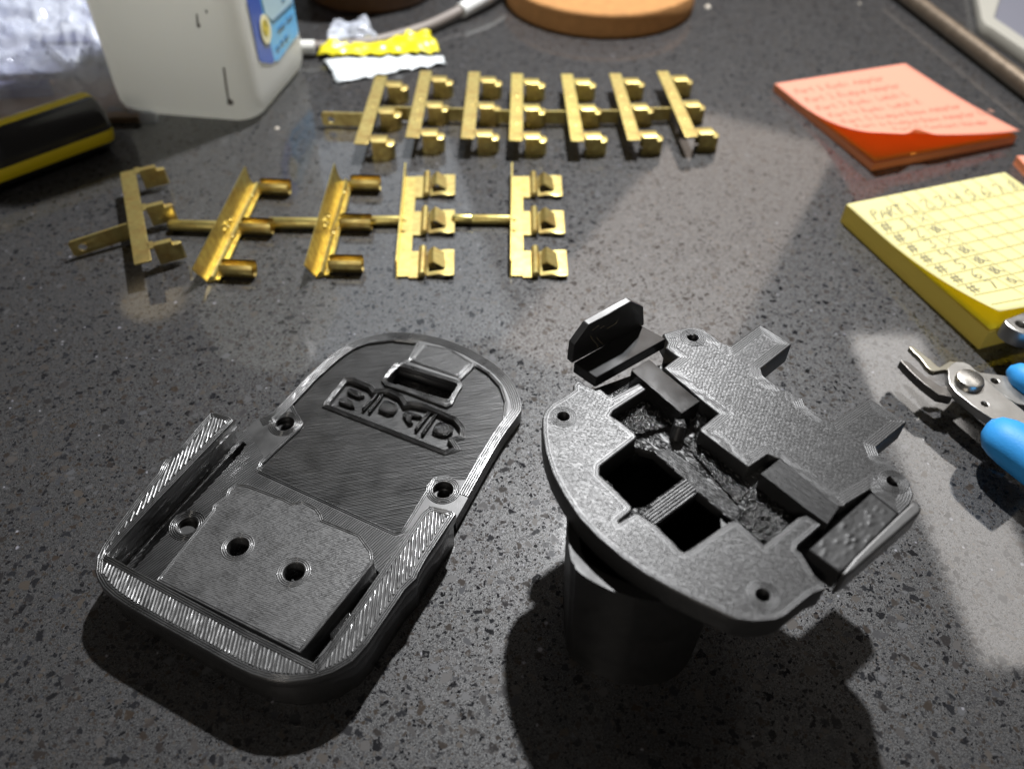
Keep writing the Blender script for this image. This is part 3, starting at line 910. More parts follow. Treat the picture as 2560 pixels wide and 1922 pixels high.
def lance(name, label, loc, rz):
    """brass strip with an upright flange, three sprung tabs and a round pin"""
    t = thing(name, label, 'terminal', group=G2, local=True)
    mb = MB()
    fl = [(-.1, -33.5), (.45, -33.5), (.45, 36), (-.1, 36)]
    vs = [(-.1, -33.5, 0), (.5, -33.5, 0), (.5, 34.5, 0), (-.1, 34.5, 0), (-.1, -30.0, 5.2), (.5, -30.0, 5.2), (.5, 35.5, 5.2), (-.1, 35.5, 5.2)]
    mb.add(vs, [(3, 2, 1, 0), (4, 5, 6, 7), (0, 1, 5, 4), (1, 2, 6, 5), (2, 3, 7, 6), (3, 0, 4, 7)])
    mb.box((2.6, -.5, .55), (4.4, 65, .55))
    for k in range(2): mb.box((1.2, -6 + 7 * k, 1.1), (.9, 1.4, .8), .5)
    mb.build('spine', BRASS2, t, True, bevel=.1)
    for yc in (24.5, -.8, -26.2):
        mb = MB()
        mb.box((6.2, yc, .6), (3.6, 15.4, .55))
        mb.tube([(9.0, yc - 7.6, 1.6), (9.0, yc - 7.2, 1.6), (9.0, yc + 8.6, 1.6), (9.0, yc + 9.0, 1.6)], [.6, 1.35, 1.35, .6], 12)
        # sprung plate with a window and the lanced tongue above it
        y0, y1 = yc - 7.0, yc + 7.0
        outer = [(10.6, y0), (15.2, y0), (18.0, y0 - .6), (20.4, y0 - .3), (20.4, y1 + .4), (17.6, y1 + .6), (15.0, y1), (10.6, y1)]
        win = [(11.4, y0 + 2.0), (16.8, y0 + 2.4), (17.2, y0 + 4.2), (16.6, y1 - 2.0), (11.4, y1 - 1.4)]
        m2 = MB(); plate(m2, outer, [win], 0, .55, .1)
        zf = lambda x, y: .7 + 1.3 * math.sin(min(1, max(0, (x - 10.6) / 9.8)) * math.pi) * .5 + (.5 if x > 19 else 0)
        mb.add([(v[0], v[1], v[2] + zf(v[0], v[1])) for v in m2.v], m2.f)
        ty0, ty1 = y0 + 4.6, y1 - .6
        tv = [(17.4, y0 + 3.6, 1.6), (17.2, ty1 - 1, 1.6), (13.0, ty0, 3.9), (13.0, ty1, 3.9), (11.2, ty0 + .4, 2.6), (11.2, ty1 - .4, 2.6)]
        tv += [(a, b, c - .5) for a, b, c in tv]
        mb.add(tv, [(0, 1, 3, 2), (2, 3, 5, 4), (6, 8, 9, 7), (8, 10, 11, 9), (0, 2, 8, 6), (2, 4, 10, 8), (1, 7, 9, 3), (3, 9, 11, 5), (4, 5, 11, 10), (0, 6, 7, 1)])
        mb.build('clip', BRASS, t, True, angle=30)
    mb = MB(); mb.tube([(-22.4, -.6, 1.9), (-22.1, -.6, 1.9), (-21.2, -.6, 1.9), (-14.9, -.6, 1.9), (-14.7, -.6, 1.9), (-14.5, -.6, 1.9), (.2, -.4, 1.9)], [.8, 1.4, 1.85, 1.85, 1.75, 1.85, 1.85], 16)
    mb.build('pin', BRASS2, t, True, angle=50)
    t.location = Vector(loc) * MM
    t.rotation_euler = (0, 0, R(rz))
lance('brass_terminal', 'brass terminal with an upright flange, its pin plugged into a V-shaped one', (-43.8, 255.8, 0), 3.6)
lance('brass_terminal', 'rightmost brass terminal of the near row, with an upright flange and a bare round pin', (-2.2, 258.2, 0), .8)

# ------------------------------------------------------------------ note pads and handwriting
FONT = {'1': [[(.25, 1.0), (.5, 1.3), (.5, 0)], [(.2, 0), (.8, .02)]], '2': [[(.1, 1.05), (.35, 1.3), (.7, 1.15), (.6, .7), (.1, 0), (.9, .05)]], '3': [[(.1, 1.2), (.5, 1.3), (.75, 1.05), (.4, .75), (.8, .45), (.5, 0), (.1, .1)]],
        '4': [[(.2, 1.3), (.1, .6), (.8, .6)], [(.7, 1.1), (.65, 0)]], '5': [[(.85, 1.3), (.3, 1.25), (.2, .75), (.7, .7), (.75, .2), (.4, 0), (.1, .1)]], '6': [[(.7, 1.3), (.2, .7), (.2, .15), (.5, 0), (.8, .3), (.5, .6), (.2, .4)]],
        '7': [[(.1, 1.25), (.85, 1.3), (.4, 0)]], '8': [[(.6, 1.3), (.25, 1.0), (.7, .5), (.5, 0), (.2, .25), (.7, .9), (.8, 1.2), (.5, 1.3)]], '#': [[(.35, 1.2), (.25, 0)], [(.7, 1.2), (.6, 0)], [(.05, .8), (.95, .85)], [(.05, .4), (.95, .45)]],
        'P': [[(.2, 0), (.2, 1.3), (.7, 1.25), (.75, .85), (.25, .7)]], 'A': [[(.05, 0), (.45, 1.3), (.85, 0)], [(.2, .5), (.75, .5)]], 'R': [[(.2, 0), (.2, 1.3), (.7, 1.2), (.7, .85), (.25, .7), (.85, 0)]], 'T': [[(.05, 1.28), (.95, 1.3)], [(.5, 1.3), (.45, 0)]],
        'L': [[(.25, 1.3), (.2, .05), (.8, .0)]], 'B': [[(.2, 0), (.2, 1.3), (.65, 1.2), (.6, .8), (.25, .7), (.8, .45), (.6, .05), (.2, 0)]], 'C': [[(.85, 1.1), (.5, 1.3), (.15, .8), (.2, .2), (.55, 0), (.85, .2)]], 'H': [[(.2, 0), (.2, 1.3)], [(.8, 0), (.8, 1.3)], [(.2, .65), (.8, .65)]],
        'a': [[(.75, .75), (.35, .8), (.15, .35), (.4, 0), (.7, .3), (.75, .75), (.8, 0)]], 'b': [[(.2, 1.3), (.2, 0), (.6, .05), (.75, .4), (.5, .75), (.2, .6)]], 'c': [[(.75, .7), (.35, .75), (.15, .3), (.4, 0), (.75, .1)]], 'd': [[(.7, .7), (.3, .7), (.15, .3), (.4, 0), (.75, .3), (.75, 1.3), (.8, 0)]],
        'e': [[(.15, .4), (.75, .45), (.5, .8), (.15, .4), (.35, 0), (.8, .1)]], 'g': [[(.75, .75), (.3, .75), (.2, .35), (.7, .3), (.75, .75), (.7, -.4), (.25, -.4)]], 'h': [[(.2, 1.3), (.2, 0), (.25, .55), (.6, .75), (.75, 0)]], 'i': [[(.4, .75), (.45, 0)], [(.42, 1.05), (.44, 1.1)]],
        'l': [[(.4, 1.3), (.45, 0)]], 'n': [[(.2, .75), (.2, 0), (.3, .6), (.65, .7), (.75, 0)]], 'o': [[(.5, .78), (.15, .4), (.45, 0), (.8, .4), (.5, .78)]], 'p': [[(.2, .75), (.2, -.45)], [(.2, .6), (.6, .75), (.75, .35), (.3, .05)]], 'r': [[(.2, .75), (.25, 0)], [(.25, .5), (.7, .78)]],
        's': [[(.7, .7), (.3, .75), (.3, .45), (.7, .3), (.5, 0), (.15, .08)]], 't': [[(.45, 1.15), (.45, .1), (.75, .02)], [(.15, .8), (.8, .82)]], 'u': [[(.2, .75), (.25, .1), (.6, .05), (.75, .75), (.8, 0)]], 'y': [[(.2, .75), (.45, .2)], [(.8, .75), (.3, -.4)]],
        'x': [[(.1, .1), (.9, 1.1)], [(.1, 1.05), (.95, .15)]], '@': [[(.5, 1.15), (.1, .6), (.5, .05), (.95, .55), (.5, 1.15)], [(-.05, .95), (1.25, .2)], [(.3, .15), (.75, 1.1)]], '%': [[(.5, 1.1), (.15, .6), (.5, .1), (.9, .55), (.5, 1.1)], [(.2, .9), (1.3, .1)]]}

class Pad:
    """square pad of notes; u runs along the glued far edge, v towards the loose near edge"""
    def __init__(self, name, label, left, far_dir, thick, curl, mt, mt2, size=76.0, fold=None, under=.5, side=None):
        self.o = Vector(left); self.e1 = Vector((math.cos(far_dir), math.sin(far_dir), 0)); self.e2 = Vector((math.sin(far_dir), -math.cos(far_dir), 0))
        self.size = size; self.t = thick; self.curl = curl
        self.th = thing(name, label, 'note pad', left)
        c = [self.o + self.e1 * size * u + self.e2 * size * v for u, v in ((0, 0), (1, 0), (1, 1), (0, 1))]
        mb = MB()
        NL = max(5, int(thick / .55))
        for k in range(NL):
            j = [(rnd.random() - .5) * .35 for _ in range(4)]
            cc = [(c[i].x + j[i] * .4, c[i].y + j[(i + 1) % 4] * .4) for i in range(4)]
            mb.prism(cc, thick * k / NL + .012, thick * (k + 1) / NL)
        mb.build('sheet_stack', side or mt2, self.th)
        N = 26
        def sheet(cl, mt_, name, fold=None, dz=0.12):
            vs = []; fs = []
            for j in range(N + 1):
                for i in range(N + 1):
                    u, v = i / N, j / N
                    p = self.surf(u, v, cl, dz)
                    if fold:
                        d = (fold[0] - abs(u - fold[1]) * fold[2]) - (1 - v)
                        if d > 0: p = p - self.e2 * d * size * 1.0 + Vector((0, 0, d * 14))
                    vs.append(p)
            for j in range(N):
                for i in range(N):
                    a = j * (N + 1) + i
                    fs.append((a, a + 1, a + N + 2, a + N + 1))
            m = MB(); m.add(vs, fs)
            ob = m.build(name, mt_, self.th, True, angle=60)
            so = ob.modifiers.new('thick', 'SOLIDIFY'); so.thickness = .1 * MM
            return ob
        sheet([q * under for q in curl], mt2, 'second_sheet')
        sheet(curl, mt, 'top_sheet', fold, .25)
    def surf(self, u, v, cl=None, dz=0.0):
        cl = cl or self.curl
        s = max(0, (v - .25) / .75)
        amp = cl[0] * max(0.0, 1 - u) ** 1.3 + cl[1] * u
        lift = amp * s ** 2
        sh = .5 * lift * lift / self.size * 1.6
        return self.o + self.e1 * self.size * u + self.e2 * (self.size * v - sh) + Vector((0, 0, self.t + dz + lift))
    def strokes(self, lines, name, mt, r=.16, dz=.62):
        mb = MB()
        for st in lines:
            if len(st) < 2: continue
            q = chaikin([tuple(a) for a in st], 2, False) if len(st) > 2 else [st[0], ((st[0][0] + st[1][0]) / 2, (st[0][1] + st[1][1]) / 2), st[1]]
            mb.tube([self.surf(u, v, None, dz) for u, v in q], r, 4, sq=.35)
        return mb.build(name, mt, self.th)
    def text(self, s, u, v, h, slant=.1, adv=.62, dv=0.0):
        out = []
        for ch in s:
            if ch != ' ':
                for st in FONT[ch]:
                    out.append([(u + (a * .72 + b * slant) * h + (rnd.random() - .5) * h * .06, v + dv - b * h * .72 + (rnd.random() - .5) * h * .05) for a, b in st])
            u += h * adv
        return out

def paper(name, col, tcol, tr=.35):
    m = plain(name, col, .6, spec=.2, bump=.02, bscale=2)
    nt = m.node_tree; b = nt.nodes['Principled BSDF']
    t = node(nt, 'ShaderNodeBsdfTranslucent'); t.inputs[0].default_value = (*tcol, 1)
    mx = node(nt, 'ShaderNodeMixShader'); mx.inputs[0].default_value = tr
    nt.links.new(b.outputs[0], mx.inputs[1]); nt.links.new(t.outputs[0], mx.inputs[2])
    nt.links.new(mx.outputs[0], nt.nodes['Material Output'].inputs[0])
    return m

PENCIL = plain('pencil', (.15, .14, .10), .6)
PENCIL_O = plain('pencil_on_orange', (.42, .20, .13), .6)
YEL = paper('yellow_paper', (.90, .86, .46), (.97, .85, .12))
YEL2 = plain('yellow_paper_glow', (.90, .76, .03), .6, spec=.2)  # second sheet; glow of light through the top sheet is in the colour
YELS = plain('yellow_paper_edges', (.80, .62, .12), .7, spec=.2, bump=.05, bscale=4)
ORA = paper('orange_paper', (.92, .43, .31), (.95, .45, .15))
ORA2 = plain('orange_paper_glow', (.86, .30, .04), .6, spec=.2)  # second sheet of the same paper, its lit-through glow painted as stronger colour
ORAS = plain('orange_paper_edges', (.74, .27, .13), .7, spec=.2, bump=.05, bscale=4)
FAR = .357
o = px(1932, 228, 0)
po = Pad('note_pad', 'orange sticky note pad with a pencilled part list, its loose corner curling up', (o.x, o.y, 0), .358, 3.4, (13.0, 2.6), ORA, ORA2, fold=(.05, .27, .5), under=.10, side=ORAS)
L = []
rows = ['Part 1 Ryobi Adapter', 'Part 2 Ridgid Adapter', 'Part 3 Ryobi Latch L', 'Part 4 Ryobi Latch R', 'Part 5 Ridgid Base Adapter', 'Part 6 Ridgid Base Adapter Lid', 'Part 7 Contact Holder']
for k, row in enumerate(rows):
    L += po.text(row, .05 + (.16 if k == 6 else 0), .165 + k * .118, .066, adv=.50)
po.strokes(L, 'handwriting', PENCIL_O, .19)
o = px(2100, 554, 0)
py_ = Pad('note_pad', 'yellow sticky note pad with a pencilled grid table of crossed-out numbers', (o.x, o.y, 0), .356, 7.6, (8.0, 3.4), YEL, YEL2, under=.12, side=YELS)
grid = []
uu = [.235 + .091 * k for k in range(9)]
vv = [.175 + .094 * k for k in range(9)]
for k, v in enumerate(vv): grid.append([(.02, v + .012), (.5, v + .004), (1.0, v - .006 + .008 * math.sin(k))])
for k, u in enumerate(uu): grid.append([(u, .0), (u + .006, .5), (u + .004 * math.sin(k * 2), .95)])
py_.strokes(grid, 'pencil_grid', plain('faint_pencil', (.46, .43, .20), .6), .17, .55)
L = py_.text('PART', .045, .165, .085, adv=.55)
for k in range(8): L += py_.text('12345678'[k], .26 + .0915 * k, .165, .088)
for k in range(7):
    L += py_.text('#', .03, .268 + .094 * k, .085)
    L += py_.text('1234567'[k], .145, .262 + .094 * k, .078)
for k, ch in enumerate('x@x@@@%'):
    for _ in range(1): L += py_.text(ch, .25 + .004 * _, .262 + .094 * k, .08)
py_.strokes(L, 'handwriting', PENCIL, .175)
o = px(2532, 410, 0)
p3 = Pad('note_pad', 'small piece of an orange note pad cut off by the right edge of the photo', (o.x, o.y, 0), .05, 3.6, (4.0, 2.0), ORA, ORA2, under=.2, side=ORAS)

# ------------------------------------------------------------------ flush cutters with blue grips
o = px(2424, 945, 0)
pl = thing('flush_cutters', 'small steel flush cutters with blue grips lying open beside the printed adapter', 'pliers', (o.x, o.y, 0))
BLUE = plain('blue_grip', (.035, .30, .72), .48, spec=.35, bump=.05, bscale=1.5, var=.12)
mb = MB()   # body half that runs to the lower grip
A = xy(TL, 11.5, [(562, 538), (600, 490), (640, 466), (715, 470), (780, 500), (860, 578), (930, 640), (1100, 780), (1300, 945), (1420, 1050), (1420, 1110), (1300, 1062), (1050, 1015), (980, 1006), (800, 882), (640, 752), (580, 668), (568, 600), (572, 566)])
hA = TL(915, 868, 11.5)
plate(mb, A, [circle(hA, .95, 16)], 8.6, 11.5, .25)
arm = mb.build('jaw_half', STEEL, pl, True, angle=30)
mb = MB(); mb.tube([(hA.x, hA.y, 9.0), (hA.x, hA.y, 10.4), (hA.x, hA.y, 10.6)], [.8, .7, .2], 12); mb.build('spring_pin', STEELD, arm, True)
mb = MB()   # body half below it
B = xy(TL, 8.4, [(800, 540), (870, 568), (1110, 600), (1200, 615), (1300, 690), (1420, 760), (1420, 900), (1300, 880), (1210, 862), (1120, 800), (900, 650), (760, 700), (640, 690)])
hB = TL(1010, 650, 8.4)
plate(mb, B, [circle(hB, 1.15, 16)], 5.4, 8.4, .2)
arm2 = mb.build('jaw_half', STEELD, pl, True, angle=30)
mb = MB()   # rivet
c = TL(785, 618, 13.6)
prof = [(4.1, 11.3), (4.1, 12.6), (3.7, 13.4), (2.6, 13.7), (0.01, 13.75)]
vs = []; fs = []
for r_, z in prof:
    for k in range(32): vs.append((c.x + r_ * math.cos(k * math.pi / 16), c.y + r_ * math.sin(k * math.pi / 16), z))
for i in range(len(prof) - 1):
    for k in range(32): fs.append((i * 32 + k, i * 32 + (k + 1) % 32, (i + 1) * 32 + (k + 1) % 32, (i + 1) * 32 + k))
mb.add(vs, fs); mb.build('rivet', plain('rivet_steel', (.62, .60, .56), .26, 1.0, bump=.03, bscale=1, var=.15), pl, True, angle=30)
mb = MB()   # toothed jaw
J = xy(TL, 11.0, [(200, 332), (215, 318), (245, 328), (300, 370), (400, 448), (470, 512), (490, 518), (582, 460), (640, 470), (600, 520), (562, 545), (520, 548), (440, 562), (400, 546), (378, 525), (360, 511), (345, 484), (330, 466), (312, 440), (292, 422), (274, 400), (250, 384), (230, 358)])
plate(mb, J, [], 9.2, 11.0, .2); mb.build('toothed_jaw', plain('jaw_steel', (.33, .31, .25), .32, 1.0, var=.25), pl, True, angle=30)
mb = MB()   # cutting jaw
zj = 9.5
J = xy(TL, zj, [(118, 455), (150, 456), (185, 466), (260, 528), (345, 600), (420, 650), (500, 702), (560, 690), (580, 740), (610, 805), (540, 790), (480, 778), (340, 672), (240, 582), (165, 505)])
plate(mb, J, [], 6.4, zj, .15); mb.build('cutting_jaw', plain('blade_steel', (.16, .15, .14), .34, 1.0, var=.2), pl, True, angle=30)
def grip(pts, rad, name):
    mb = MB(); mb.tube(pts, rad, 20, sq=.8); return mb.build(name, BLUE, pl, True, angle=70)
g = [TL(x, y, 10.5) for x, y in [(905, 1092), (925, 1102), (985, 1130), (1080, 1185), (1200, 1262), (1340, 1355), (1500, 1470)]]
grip(g, [1.6, 3.4, 5.6, 6.8, 7.5, 7.9, 8.1], 'grip')
g = [TL(x, y, 9.5) for x, y in [(1130, 572), (1148, 574), (1200, 588), (1290, 625), (1400, 680), (1520, 745)]]
grip(g, [1.2, 2.6, 4.2, 5.2, 6.0, 6.4], 'grip')

# second steel tool lying on the yellow pad
o = px(2545, 830, 8)
st = thing('steel_tool', 'rounded end of a silver steel tool resting on the yellow note pad', 'tool', (o.x, o.y, 8))
zt = 15.0
T2 = xy(TL, zt, [(1500, -60), (1300, -8), (1200, 32), (1130, 58), (1102, 70), (1104, 92), (1130, 122), (1190, 165), (1284, 205), (1400, 230), (1560, 250)])
hT = TL(1262, 118, zt)
mb = MB(); plate(mb, T2, [circle(hT, 1.5, 20)], 9.2, zt, .5)
mb.build('tool_body', STEEL, st, True, angle=30)

# ------------------------------------------------------------------ white bottle
bot_A, bot_B, bot_C = px(352, 268, 0), px(652, 322, 0), px(775, 196, 0)
o = (bot_A + bot_C) / 2
bo = thing('plastic_bottle', 'white plastic bottle with a blue label and dark drip marks', 'bottle', (o.x, o.y, 0))
WHITE = None
def milky():
    m = plain('milky_plastic', (.92, .92, .88), .42, spec=.4, bump=.06, bscale=.25)
    nt = m.node_tree; b = nt.nodes['Principled BSDF']
    t = node(nt, 'ShaderNodeBsdfTranslucent'); t.inputs[0].default_value = (.95, .95, .90, 1)
    mx = node(nt, 'ShaderNodeMixShader'); mx.inputs[0].default_value = .62
    nt.links.new(b.outputs[0], mx.inputs[1]); nt.links.new(t.outputs[0], mx.inputs[2])
    nt.links.new(mx.outputs[0], nt.nodes['Material Output'].inputs[0])
    return m
WHITE = milky()
B0 = Vector((-114.5, 325.5, 0)); fdir = Vector((-1, .105, 0)).normalized(); sdir = Vector((.165, 1, 0)).normalized()
Wd, Dp, Hh = 66.0, 64.0, 170.0
def bcorner(a, b): return B0 + fdir * a + sdir * b
vs = []; fs = []
lev = [(0, 7.0), (.8, 3.6), (2.8, 1.3), (6.5, .2), (12, 0), (60, .4), (120, 1.2), (150, 3), (Hh, 14)]
NC = 6; rc = 9.0
for z, ins in lev:
    cs = [((ins + rc), (ins + rc), 180), ((Wd - ins - rc), (ins + rc), 270), ((Wd - ins - rc), (Dp - ins - rc), 0), ((ins + rc), (Dp - ins - rc), 90)]
    for a, b, st_ in cs:
        for k in range(NC + 1):
            w = R(st_ + 90 * k / NC)
            q = bcorner(a + rc * math.cos(w), b + rc * math.sin(w))
            vs.append((q.x, q.y, z))
nn = 4 * (NC + 1)
for i in range(len(lev) - 1):
    for k in range(nn): fs.append((i * nn + k, i * nn + (k + 1) % nn, (i + 1) * nn + (k + 1) % nn, (i + 1) * nn + k))
fs += [list(range(nn)), [(len(lev) - 1) * nn + k for k in range(nn)]]
mb = MB(); mb.add(vs, fs)
mb.build('bottle_body', WHITE, bo, True, angle=50)
# label on the side that faces right; its corner wraps round the edge
nS_ = Vector((sdir.y, -sdir.x, 0)); P0s = B0 + nS_ * .35
LBW = crop
def lab(pts, lift, name, mt, parent):
    q = [pxp(560 + x / 8.304, y / 8.304, P0s + nS_ * lift, nS_) for x, y in pts]
    m_ = len(q)
    mb = MB(); mb.add(q + [a - nS_ * .25 for a in q], [list(range(m_)), list(range(2 * m_ - 1, m_ - 1, -1))] + [(i, (i + 1) % m_, m_ + (i + 1) % m_, m_ + i) for i in range(m_)])
    return mb.build(name, mt, parent)
lb = lab([(470, -40), (735, -40), (1050, 1270), (1000, 1330), (800, 1300), (735, 1250)], .1, 'label', plain('label_navy', (.02, .08, .42), .35, var=.1), bo)
lab([(735, -40), (1425, -40), (1540, 640), (1530, 740), (1130, 1270), (1050, 1275)], .12, 'label_panel', plain('label_sky_blue', (.10, .42, .78), .32, var=.25), lb)
lab([(780, -40), (1418, -40), (1412, 40), (1010, 440), (860, 290)], .4, 'label_field', plain('label_pale_blue', (.42, .60, .70), .35), lb)
lab([(1440, 30), (1445, 75), (1010, 470), (1000, 430)], .5, 'label_line', plain('label_line', (.10, .22, .36), .4), lb)
def ell(cx_, cy_, rx, ry, n=22, tilt=.12): return [(cx_ + rx * math.cos(2 * math.pi * i / n) + ry * math.sin(2 * math.pi * i / n) * tilt, cy_ + ry * math.sin(2 * math.pi * i / n)) for i in range(n)]
em = lab(ell(870, 610, 110, 310), .6, 'emblem', plain('label_cream', (.74, .70, .46), .4), lb)
lab(ell(868, 585, 66, 170), .75, 'emblem_centre', plain('label_yellow', (.62, .50, .06), .4), lb)
for q in ([(840, 420), (872, 420), (892, 560), (880, 580)], [(850, 640), (880, 660), (872, 700), (848, 690)]): lab(q, .85, 'emblem_mark', plain('emblem_dark', (.22, .20, .04), .5), lb)
for x, y in ((1130, 600), (1170, 560), (1215, 520), (1320, 400), (1370, 350), (1100, 1000), (1190, 880), (1280, 780), (1200, 20)):
    lab([(x, y), (x + 55, y - 55), (x + 70, y - 10), (x + 15, y + 45)], .6, 'small_print', plain('label_print', (.06, .18, .34), .5), lb)
# drips on the front
nF = Vector((-fdir.y, fdir.x, 0)); nF = nF if nF.y < 0 else -nF
P0f = B0 + nF * .15
def drip(pts, name):
    q = [pxp(x / 2.765, y / 2.765, P0f, nF) for x, y in pts]; m_ = len(q)
    mb = MB(); mb.add(q + [a - nF * .3 for a in q], [list(range(m_)), list(range(2 * m_ - 1, m_ - 1, -1))] + [(i, (i + 1) % m_, m_ + (i + 1) % m_, m_ + i) for i in range(m_)])
    mb.build(name, plain('drip_brown', (.12, .11, .095), .3), bo)
drip([(1354, 100), (1362, 100), (1372, 165), (1385, 180), (1380, 194), (1366, 194), (1360, 178)], 'drip')
drip([(1418, 70), (1428, 74), (1434, 94), (1424, 96)], 'drip')
drip([(1540, 470), (1552, 470), (1570, 600), (1582, 680), (1612, 705), (1612, 724), (1590, 730), (1570, 718), (1572, 690), (1556, 600)], 'drip')

# ------------------------------------------------------------------ plastic bag with its contents
o = px(150, 300, 0)
bag = thing('plastic_bag', 'crumpled clear plastic bag with papers inside, lying left of the white bottle', 'plastic bag', (o.x, o.y, 0))
m, nt, b, Lk = mat('clear_film')
b.inputs['Base Color'].default_value = (.80, .84, .92, 1); b.inputs['Roughness'].default_value = .10
tr = node(nt, 'ShaderNodeBsdfTransparent'); tr.inputs[0].default_value = (.95, .96, 1, 1)
mx = node(nt, 'ShaderNodeMixShader')
lw = node(nt, 'ShaderNodeTexNoise'); lw.inputs['Scale'].default_value = .035; lw.inputs['Detail'].default_value = 3
Lk.new(coords(nt), lw.inputs['Vector'])
mr = node(nt, 'ShaderNodeMapRange'); mr.inputs['From Min'].default_value = .35; mr.inputs['From Max'].default_value = .65; mr.inputs['To Min'].default_value = .12; mr.inputs['To Max'].default_value = .5
Lk.new(lw.outputs['Fac'], mr.inputs['Value']); Lk.new(mr.outputs['Result'], mx.inputs[0])
Lk.new(tr.outputs[0], mx.inputs[1]); Lk.new(b.outputs[0], mx.inputs[2]); Lk.new(mx.outputs[0], nt.nodes['Material Output'].inputs[0])
FILM = m
c0, c1, c2, c3 = px(-60, 318, 0), px(395, 306, 0), px(470, -60, 0), px(-160, -60, 0)
vs = []; fs = []
NX, NY = 70, 80
for j in range(NY + 1):
    for i in range(NX + 1):
        u, v = i / NX, j / NY
        p = c0.lerp(c1, u).lerp(c3.lerp(c2, u), v)
        e = min(1, v * 7, (1 - u) * 7, (1 - v) * 7 + .3)
        h = 14 * max(0, e) ** .6 * (.55 + .45 * v)
        q = Vector((p.x * .018, p.y * .075, 3.3))
        h += e * 2.2 * (5.0 * (1 - abs(noise.noise(q))) ** 3 + 3.4 * (1 - abs(noise.noise(q * 2.3))) ** 4 + 2.6 * (1 - abs(noise.noise(Vector((p.x * .07, p.y * .16, 9))))) ** 5 - 3)
        vs.append((p.x + noise.noise(q * 1.7) * 1.5, p.y, max(.15, h)))
for j in range(NY):
    for i in range(NX):
        a = j * (NX + 1) + i; fs.append((a, a + 1, a + NX + 2, a + NX + 1))
mb = MB(); mb.add(vs, fs); mb.build('film', FILM, bag, True, angle=180)
def slab(q, z0, z1, name, mt, parent, bevel=.3):
    mb = MB(); mb.prism([tuple(px(x, y, z1)[:2]) for x, y in q], z0, z1); return mb.build(name, mt, parent, bevel=bevel)
slab([(-60, 305), (80, 300), (345, 292), (352, 250), (300, 160), (-60, 178)], .2, 3.0, 'brown_card', plain('brown_card', (.30, .22, .17), .7, var=.2), bag)
slab([(-80, 190), (300, 175), (320, -60), (-120, -60)], .3, 6.5, 'paper_leaf', plain('lavender_paper', (.27, .28, .35), .7, var=.3), bag)
slab([(-40, 228), (128, 220), (122, 200), (-40, 205)], 3.0, 7.2, 'violet_strip', plain('violet_strip', (.16, .16, .24), .6), bag)
slab([(105, 104), (222, 104), (225, 78), (100, 80)], 6.6, 8.0, 'violet_strip', plain('violet_strip_b', (.16, .17, .28), .6), bag)
slab([(188, 155), (265, 156), (262, 140), (195, 138)], 6.6, 8.2, 'dark_strip', plain('olive_strip', (.10, .10, .07), .6), bag)

# ------------------------------------------------------------------ striped screwdriver handle
zc = 11.8
e0, e1 = px(256, 296, zc), px(-150, 440, zc)
ax = (e1 - e0); Lh = ax.length; ax.normalize()
sd = thing('screwdriver_handle', 'black and yellow striped tool handle at the left edge of the photo', 'handle', (e0.x, e0.y, 0))
side_ = Vector((0, 0, 1)).cross(ax).normalized()
def hp(t, w, r): return e0 + ax * t + (side_ * math.cos(w) + Vector((0, 0, 1)) * math.sin(w)) * r
Rh = 11.6
ts = [(0, .55), (.6, .80), (1.8, .95), (3.6, 1.0), (Lh, 1.0)]
def stripe(w0, w1, dr, name, mt):
    n_ = max(2, int((w1 - w0) / .12)); vs = []; fs = []
    for t, k in ts:
        for i in range(n_ + 1):
            w = w0 + (w1 - w0) * i / n_
            vs.append(hp(t, w, Rh * k + dr))
    for a in range(len(ts) - 1):
        for i in range(n_): fs.append((a * (n_ + 1) + i, a * (n_ + 1) + i + 1, (a + 1) * (n_ + 1) + i + 1, (a + 1) * (n_ + 1) + i))
    mb = MB(); mb.add(vs, fs)
    return mb.build(name, mt, sd, True, angle=60)
HB = plain('handle_black', (.012, .012, .013), .22, spec=.6, bump=.03, bscale=1.5)
HY = plain('handle_yellow', (.72, .56, .01), .34, spec=.5, bump=.02, bscale=1.5)
hb = stripe(0, 2 * math.pi, 0, 'grip_body', HB)
mb = MB(); mb.add([hp(0, 2 * math.pi * k / 24, Rh * .55) for k in range(24)], [list(range(24))]); mb.build('end_cap', HB, sd)
for wc, hw in ((R(92), .26), (R(-12), .24), (R(-120), .3), (R(195), .28)):
    for sg in (1,):
        stripe(wc - hw if side_.y < 0 else math.pi - wc - hw, wc + hw if side_.y < 0 else math.pi - wc + hw, .16, 'yellow_stripe', HY)

# ------------------------------------------------------------------ cork disc, cable, wrapper and the things at the back
CORKM = plain('cork', (.44, .22, .08), .85, spec=.2, bump=.35, bscale=.9, var=.25)
ck = thing('cork_coaster', 'round tan cork disc lying behind the far row of terminals', 'coaster', (44, 484, 0))
mb = MB(); vs = []; fs = []
prof = [(53.2, 0), (54, .8), (54, 11.2), (53.2, 12.3), (52, 12.6), (40, 12.6), (.01, 12.6)]
for r_, z in prof:
    for k in range(96): vs.append((44 + (r_ + .25 * noise.noise(Vector((k * .9, z, 0)))) * math.cos(k * math.pi / 48), 484 + r_ * math.sin(k * math.pi / 48), z))
for i in range(len(prof) - 1):
    for k in range(96): fs.append((i * 96 + k, i * 96 + (k + 1) % 96, (i + 1) * 96 + (k + 1) % 96, (i + 1) * 96 + k))
mb.add(vs, fs); mb.build('disc', CORKM, ck, True, angle=40)

